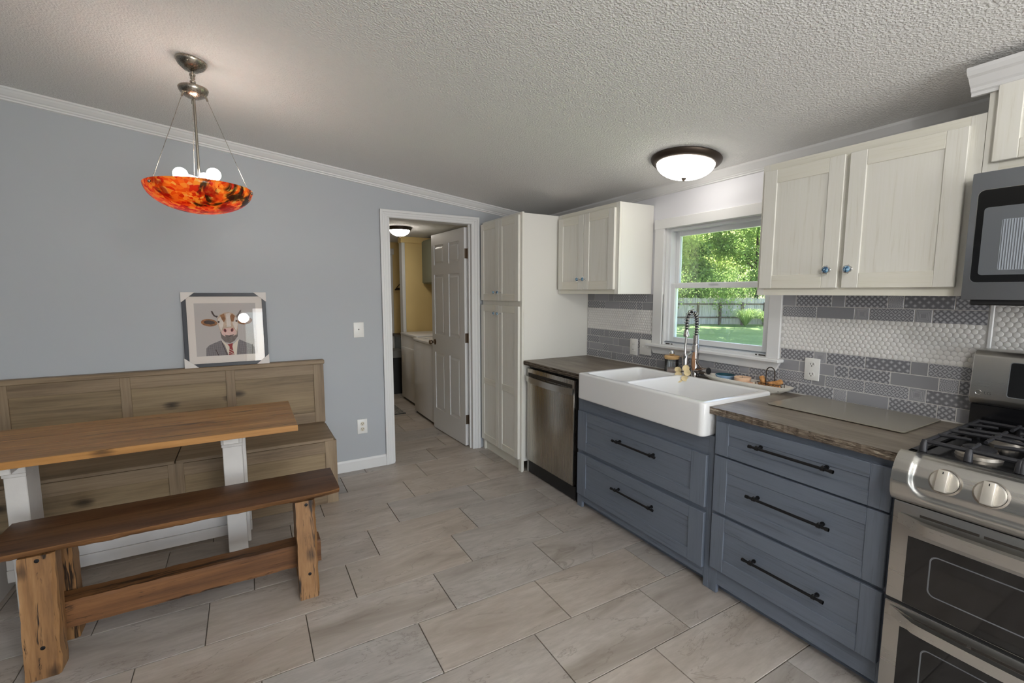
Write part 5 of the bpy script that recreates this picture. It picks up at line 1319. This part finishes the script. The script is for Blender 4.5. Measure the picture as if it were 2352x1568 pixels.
# ------------------------------------------------------------------ laundry door and room
def laundry():
    # six panel door, open into the laundry room
    w, h, th = 0.752, 2.045, 0.036
    hinge = Vector((-0.802, 0.088, 0.010)); ang = math.atan2(0.752, -0.040)     # direction of the leaf from the hinge
    m = Matrix.Translation(hinge) @ Matrix.Rotation(ang, 4, 'Z')      # local: x along leaf, y thickness (towards +x world is -y local), z up
    d = thing('door_1', 'white six panel door standing open into the laundry room', 'door', hinge); d['kind'] = 'structure'
    cols = ((0.095, 0.335), (0.455, 0.690)); rows = ((0.225, 0.830), (1.02, 1.635), (1.735, 1.935))
    xs = [0, 0.10, 0.335, 0.45, 0.685, w]; zs = [0, 0.225, 0.83, 1.02, 1.635, 1.735, 1.935, h]
    b = MB()
    for i in range(5):
        for k in range(7):
            if i in (1, 3) and k in (1, 3, 5): b.box(xs[i], xs[i + 1], -th + 0.008, -0.008, zs[k], zs[k + 1])
            else: b.box(xs[i], xs[i + 1], -th, 0, zs[k], zs[k + 1])
    b.build('leaf', X['trim'], d, xf=m)
    for i in (1, 3):
        for k in (1, 3, 5):
            q = MB()
            for sgn in (0, 1):
                ys, yt = (-0.008, -0.001) if sgn else (-th + 0.008, -th + 0.001)
                o = [(xs[i] + 0.018, zs[k] + 0.018), (xs[i + 1] - 0.018, zs[k] + 0.018), (xs[i + 1] - 0.018, zs[k + 1] - 0.018), (xs[i] + 0.018, zs[k + 1] - 0.018)]
                e = [(xs[i] + 0.036, zs[k] + 0.036), (xs[i + 1] - 0.036, zs[k] + 0.036), (xs[i + 1] - 0.036, zs[k + 1] - 0.036), (xs[i] + 0.036, zs[k + 1] - 0.036)]
                for a in range(4):
                    c = (a + 1) % 4; q.flat([(o[a][0], ys, o[a][1]), (o[c][0], ys, o[c][1]), (e[c][0], yt, e[c][1]), (e[a][0], yt, e[a][1])])
                q.flat([(x, yt, z) for x, z in e])
            q.build('panel', X['trim'], d, xf=m)
    k = MB()
    for s in (1, -1):
        y = 0.0 if s > 0 else -th
        k.lathe([(0.030, 0), (0.030, 0.004), (0.012, 0.010), (0.011, 0.030), (0.022, 0.038), (0.027, 0.050), (0.022, 0.062), (0, 0.066)], (w - 0.065, y, 0.935), 20, (0, s, 0))
    k.build('knob', X['hinge'], d, smooth=40, xf=m)
    for z in (1.82, 1.04, 0.262):
        q = MB(); q.box(-0.799, -0.768, 0.0850, 0.0868, z - 0.045, z + 0.045, 0.0006).box(-0.7735, -0.7715, 0.048, 0.084, z - 0.045, z + 0.045, 0.0006).cyl((-0.7665, 0.0815, z - 0.047), (-0.7665, 0.0815, z + 0.047), 0.006, seg=10)
        for dz in (-0.028, 0.0, 0.028): q.cyl((-0.787, 0.0860, z + dz), (-0.787, 0.0842, z + dz), 0.004, seg=8)
        q.build('hinge', X['hinge'], d, smooth=40)
    # washer and dryer
    enamel = plain('white_enamel', srgb(226, 226, 228), 0.25, var=0.01); console = plain('grey_console', srgb(190, 192, 196), 0.4)
    t = thing('washing_machine', 'white top loading washer behind the open laundry door', 'washer', (-0.45, 1.24, 0))
    MB().box(-0.818, -0.10, 0.895, 1.575, 0.025, 0.885, 0.010, 2).build('cabinet', enamel, t, smooth=40)
    MB().box(-0.824, -0.09, 0.890, 1.580, 0.885, 0.918, 0.008, 2).build('top_deck', enamel, t, smooth=40)
    MB().box(-0.72, -0.26, 0.97, 1.50, 0.918, 0.928, 0.004).build('lid', enamel, t)
    MB().prism([(-0.10, 0.90, 0.918), (-0.24, 0.90, 0.918), (-0.18, 0.90, 1.06), (-0.10, 0.90, 1.06)], (0, 0.67, 0), bev=0.006).build('console', console, t, smooth=40)
    MB().box(-0.80, -0.12, 0.91, 1.56, 0.0, 0.025).build('feet', X['black_plastic'], t)
    t = thing('tumble_dryer', 'white front loading dryer in the laundry room past the washer', 'dryer', (-0.40, 2.1, 0))
    MB().box(-0.730, -0.05, 1.70, 2.385, 0.03, 0.890, 0.012, 2).build('cabinet', enamel, t, smooth=40)
    MB().box(-0.738, -0.045, 1.695, 2.390, 0.890, 0.922, 0.008, 2).build('top_deck', enamel, t, smooth=40)
    MB().prism([(-0.05, 1.70, 0.922), (-0.20, 1.70, 0.922), (-0.14, 1.70, 1.06), (-0.05, 1.70, 1.06)], (0, 0.685, 0), bev=0.006).build('console', console, t, smooth=40)
    o = MB().box(-0.742, -0.728, 1.80, 2.345, 0.285, 0.735, 0.005, 2).build('door', enamel, t, smooth=40)
    MB().box(-0.7435, -0.740, 2.27, 2.295, 0.52, 0.62, 0.001).build('handle', X['cream_plastic'], o)
    MB().box(-0.71, -0.07, 1.72, 2.37, 0.0, 0.03).build('feet', X['black_plastic'], t)
    # cabinet on the right wall
    t = thing('wall_cabinet', 'grey green wall cabinet in the laundry room above the washer', 'cabinet', (-0.16, 1.6, 1.45))
    gg = plain('grey_green_paint', srgb(122, 126, 112), 0.5, var=0.04)
    MB().box(-0.395, -0.003, 1.20, 2.39, 1.58, 2.17, 0.002).build('body', gg, t)
    for a, b2 in ((1.21, 1.79), (1.80, 2.38)): MB().box(-0.414, -0.396, a, b2, 1.595, 2.155, 0.003).build('door', gg, t)
    # bin, rug, shelf, hanger, far door casing
    t = thing('trash_bin', 'dark plastic bin with grey lid at the end of the laundry room', 'bin', (-0.73, 2.84, 0))
    MB().prism([(x, y, 0.0) for x, y in rrect(-0.745, 2.84, 0.13, 0.16, 0.03)], (0, 0, 0.53)).build('bucket', X['black_plastic'], t)
    MB().prism([(x, y, 0.53) for x, y in rrect(-0.745, 2.84, 0.14, 0.17, 0.03)], (0, 0, 0.10)).build('lid', plain('grey_lid', srgb(120, 120, 118), 0.5), t)
    t = thing('laundry_cabinet', 'low grey cabinet with dark top past the dryer', 'cabinet', (-0.5, 3.0, 0))
    MB().box(-0.60, -0.01, 2.60, 3.19, 0, 0.80, 0.003).build('body', plain('blue_grey_cabinet', srgb(110, 118, 124), 0.5), t)
    MB().box(-0.63, -0.005, 2.57, 3.195, 0.80, 0.84, 0.004).build('top', X['bronze'], t)
    b = MB(); b.box(-1.42, -0.94, 1.56, 2.42, 0.0, 0.008, 0.003)
    rug = NT('grey_rug', srgb(130, 128, 126), 0.95, 0, 0.1); c = rug.coord(); rug.set('Base Color', rug.ramp(rug.noise(c, 60, 3), [(0.35, srgb(92, 90, 88)), (0.65, srgb(158, 155, 150))]))
    r = tag(b.build('floor_rug', rug.m, None, loc=(-1.18, 2.0, 0)), 'grey woven rug on the laundry room floor', 'rug')
    MB().box(-1.425, -0.935, 1.553, 1.566, 0.0, 0.010, 0.003).build('border', X['black_plastic'], r)
    t = thing('coat_hook', 'dark hook rack with hanger on the far laundry wall', 'hook', (-0.5, 3.19, 1.55))
    MB().box(-0.56, -0.30, 3.175, 3.198, 1.50, 1.53, 0.003).build('rail', X['bronze'], t)
    MB().tube([(-0.50, 3.17, 1.52), (-0.50, 3.12, 1.50), (-0.50, 3.10, 1.54)], 0.006, 8).tube([(-0.60, 3.10, 1.50), (-0.53, 3.10, 1.58), (-0.42, 3.10, 1.60), (-0.36, 3.10, 1.52), (-0.60, 3.10, 1.50)], 0.007, 6).build('hanger', X['bronze'], t, smooth=50)
    b = MB(); b.box(-0.70, -0.60, 3.18, 3.2, 0, 2.03, 0.003).box(-1.56, -1.46, 3.18, 3.2, 0, 2.03, 0.003).box(-1.58, -0.58, 3.175, 3.2, 2.03, 2.12, 0.003)
    struct(b.build('trim_4', X['trim']), 'white casing of the far laundry room door')
    b = MB(); b.box(-1.46, -0.70, 3.185, 3.2, 0, 2.03, 0.002); b.build('door_2', X['trim'])['kind'] = 'structure'
laundry()

# ------------------------------------------------------------------ garden
CX, CY = -2.5528, -3.8389
FW, RT = Vector((0.4986, 0.8668, 0)), Vector((0.8668, -0.4986, 0))
GZ = -0.60
def gp(depth, lat, z=0.0): return Vector((CX, CY, 0)) + FW * depth + RT * lat + Vector((0, 0, z))
def garden():
    b = MB(); b.flat([(0.14, -14, GZ), (70, -14, GZ), (70, 60, GZ), (0.14, 60, GZ)])
    g = b.build('lawn', grass_mat(), None); g['kind'] = 'structure'; g['label'] = 'sunny lawn outside the kitchen window'
    # fence
    F0 = 29.5
    t = thing('garden_fence', 'weathered wooden fence at the far edge of the lawn', 'fence', gp(F0, 13, GZ))
    fw = wood('weathered_fence', [srgb(150, 142, 134), srgb(186, 178, 170), srgb(206, 200, 194)], 'z', 0.9, 1, 0, 0.6)
    fd = plain('dark_fence_post', srgb(112, 96, 84), 0.9, var=0.2)
    ang = math.atan2(RT.y, RT.x)
    def at(lat, d=F0): return Matrix.Translation(gp(d, lat, GZ)) @ Matrix.Rotation(ang, 4, 'Z')
    p = MB(); r = random.Random(2)
    lat = 3.0
    while lat < 26:
        p.box(0, 0.135, 0.03, 0.05, 0.05, 1.72 + r.uniform(-0.03, 0.03), mat=at(lat)); lat += 0.145
    o = p.build('picket', fw, t); o['kind'] = 'stuff'
    for z in (0.45, 1.30): MB().box(0, 23, 0.0, 0.03, z, z + 0.09, mat=at(3.0)).build('rail', fd, t)
    lat = 10.45 - 1.42 * 5
    while lat < 26: MB().box(-0.06, 0.06, -0.10, 0.02, 0, 1.45, mat=at(lat)).build('post', fd, t); lat += 1.42
    # trees
    def tree(label, depth, lat, h0, h1, rad, n, mat, size, seed, trunk=0.16, squash=1.0):
        r = np.random.RandomState(seed); c = gp(depth, lat, GZ)
        t = thing('tree', label, 'tree', c, 'trees beyond the fence')
        pts = [c, c + Vector((0.1, 0.05, (h1 + GZ) * 0.3)), c + Vector((-0.15, 0.1, h1 * 0.75))]
        tr = MB(); tr.tube(pts, [trunk, trunk * 0.8, trunk * 0.25], 8)
        for k in range(6):
            a = r.uniform(0, 6.28); zz = h0 + (h1 - h0) * r.uniform(0.05, 0.6)
            p0 = c + Vector((0, 0, zz * 0.7)); tr.tube([p0, p0 + Vector((math.cos(a) * rad * 0.4, math.sin(a) * rad * 0.4, 0.5)), p0 + Vector((math.cos(a) * rad * 0.8, math.sin(a) * rad * 0.8, 1.0))], [trunk * 0.4, trunk * 0.25, 0.02], 6)
        tr.build('trunk', plain('bark', srgb(82, 70, 58), 0.9, var=0.2), t, smooth=60)
        # clumps of leaf blades
        nc = 46; cc = r.normal(size=(nc, 3)); cc /= np.linalg.norm(cc, axis=1)[:, None]; cc *= (r.uniform(0.25, 1, nc) ** 0.5)[:, None]
        cc = cc * np.array([rad, rad, (h1 - h0) / 2]) + np.array([0, 0, (h1 + h0) / 2])
        pos = np.repeat(cc, n // nc, axis=0) + r.normal(size=(nc * (n // nc), 3)) * rad * 0.17
        m = len(pos); d1 = r.normal(size=(m, 3)); d1 /= np.linalg.norm(d1, axis=1)[:, None]
        d2 = np.cross(d1, r.normal(size=(m, 3))); d2 /= np.linalg.norm(d2, axis=1)[:, None]
        s = r.uniform(0.6, 1.3, m)[:, None] * size
        V = np.concatenate([pos - d1 * s, pos + d2 * s * 0.5, pos + d1 * s, pos - d2 * s * 0.5]).reshape(4, m, 3).transpose(1, 0, 2).reshape(-1, 3)
        V += np.array([0.0, 0.0, 0.0])
        me = bpy.data.meshes.new('foliage'); me.from_pydata(V.tolist(), [], np.arange(4 * m).reshape(m, 4).tolist()); me.materials.append(mat)
        o = put('foliage', me, t, WO[t.name]); o['kind'] = 'stuff'
    L1 = leaf_mat('leaf_mid_green', srgb(160, 182, 100), srgb(204, 214, 136)); L2 = leaf_mat('leaf_yellow_green', srgb(176, 198, 116), srgb(214, 222, 160), 0.55); L3 = leaf_mat('leaf_deep_green', srgb(128, 156, 88), srgb(168, 190, 116), 0.45)
    tree('broad mid green tree behind the fence at the window left', 33, 10.6, 1.3, 8.5, 2.3, 18000, L1, 0.099, 1)
    tree('tall deep green tree behind the fence in mid window', 34, 13.4, 1.3, 9.5, 2.2, 19000, L3, 0.105, 2)
    tree('bright yellow green tree behind the fence at the window right', 37, 18.4, 1.2, 9.0, 3.0, 18000, L2, 0.105, 3)
    tree('pale yellow green tree far behind the fence', 42, 15.2, 1.3, 11.0, 4.0, 20000, L2, 0.136, 4)
    tree('pale green tree far behind the fence at the window left', 43, 11.5, 1.3, 10.5, 3.8, 18000, L2, 0.136, 5)
    tree('dark green tree overhanging the fence at the window right', 31.5, 16.6, 2.4, 9.5, 1.9, 18000, L3, 0.093, 6)
    tree('mid green tree beyond the fence far right', 33, 22.5, 1.4, 9.0, 3.2, 14000, L1, 0.112, 7)
    tree('mid green tree beyond the fence far left', 33, 6.0, 1.4, 9.0, 3.2, 14000, L1, 0.112, 8)
    tree('low leafy tree directly over the fence top', 31.2, 12.6, 1.75, 3.2, 3.2, 16000, L3, 0.068, 9, 0.08)
    # ornamental grass clumps in front of the fence
    gm = leaf_mat('arching_grass_blade', srgb(128, 160, 84), srgb(190, 205, 140), 0.4)
    for k, (lat, d, h, s, lb) in enumerate(((14.3, 28.2, 1.1, 1.35, 'large arching grass clump before the fence'), (15.7, 28.5, 0.9, 1.0, 'smaller arching grass clump right of the large one'), (17.0, 28.2, 1.4, 1.0, 'tall grass clump at the right edge of the window view'))):
        r = np.random.RandomState(20 + k); V, Fc = [], []; c = gp(d, lat, GZ)
        for i in range(420):
            a = r.uniform(0, 6.28); sp = s * r.uniform(0.3, 1.0); hh = h * r.uniform(0.6, 1.05); wd = 0.016; o = len(V)
            for q, (u, v) in enumerate(((0, 0), (0.35, 0.75), (0.75, 0.98), (1.05, 0.72))):
                for sg in (-1, 1): V.append((c.x + math.cos(a) * sp * u - math.sin(a) * wd * sg * (1 - q * 0.28), c.y + math.sin(a) * sp * u + math.cos(a) * wd * sg * (1 - q * 0.28), c.z + hh * v))
            Fc += [[o, o + 1, o + 3, o + 2], [o + 2, o + 3, o + 5, o + 4], [o + 4, o + 5, o + 7, o + 6]]
        me = bpy.data.meshes.new('grass_clump'); me.from_pydata([tuple(Vector(v) - c) for v in V], [], Fc); me.materials.append(gm)
        tag(put('grass_clump', me, None, c), lb, 'plant', 'grass clumps before the fence')
    # shade tree standing on the lawn outside the frame: dapples the grass
    tree('tall shade tree on the lawn nearest the house', 22.5, 4.75, 6.0, 12.0, 4.2, 3600, L1, 0.26, 12, 0.25)
    tree('tall shade tree on the lawn between two others', 25.5, 6.8, 6.6, 12.5, 4.2, 3600, L1, 0.26, 13, 0.25)
    tree('tall shade tree on the lawn nearest the fence', 28.3, 9.0, 7.2, 13.0, 3.6, 3000, L1, 0.26, 14, 0.22)
garden()
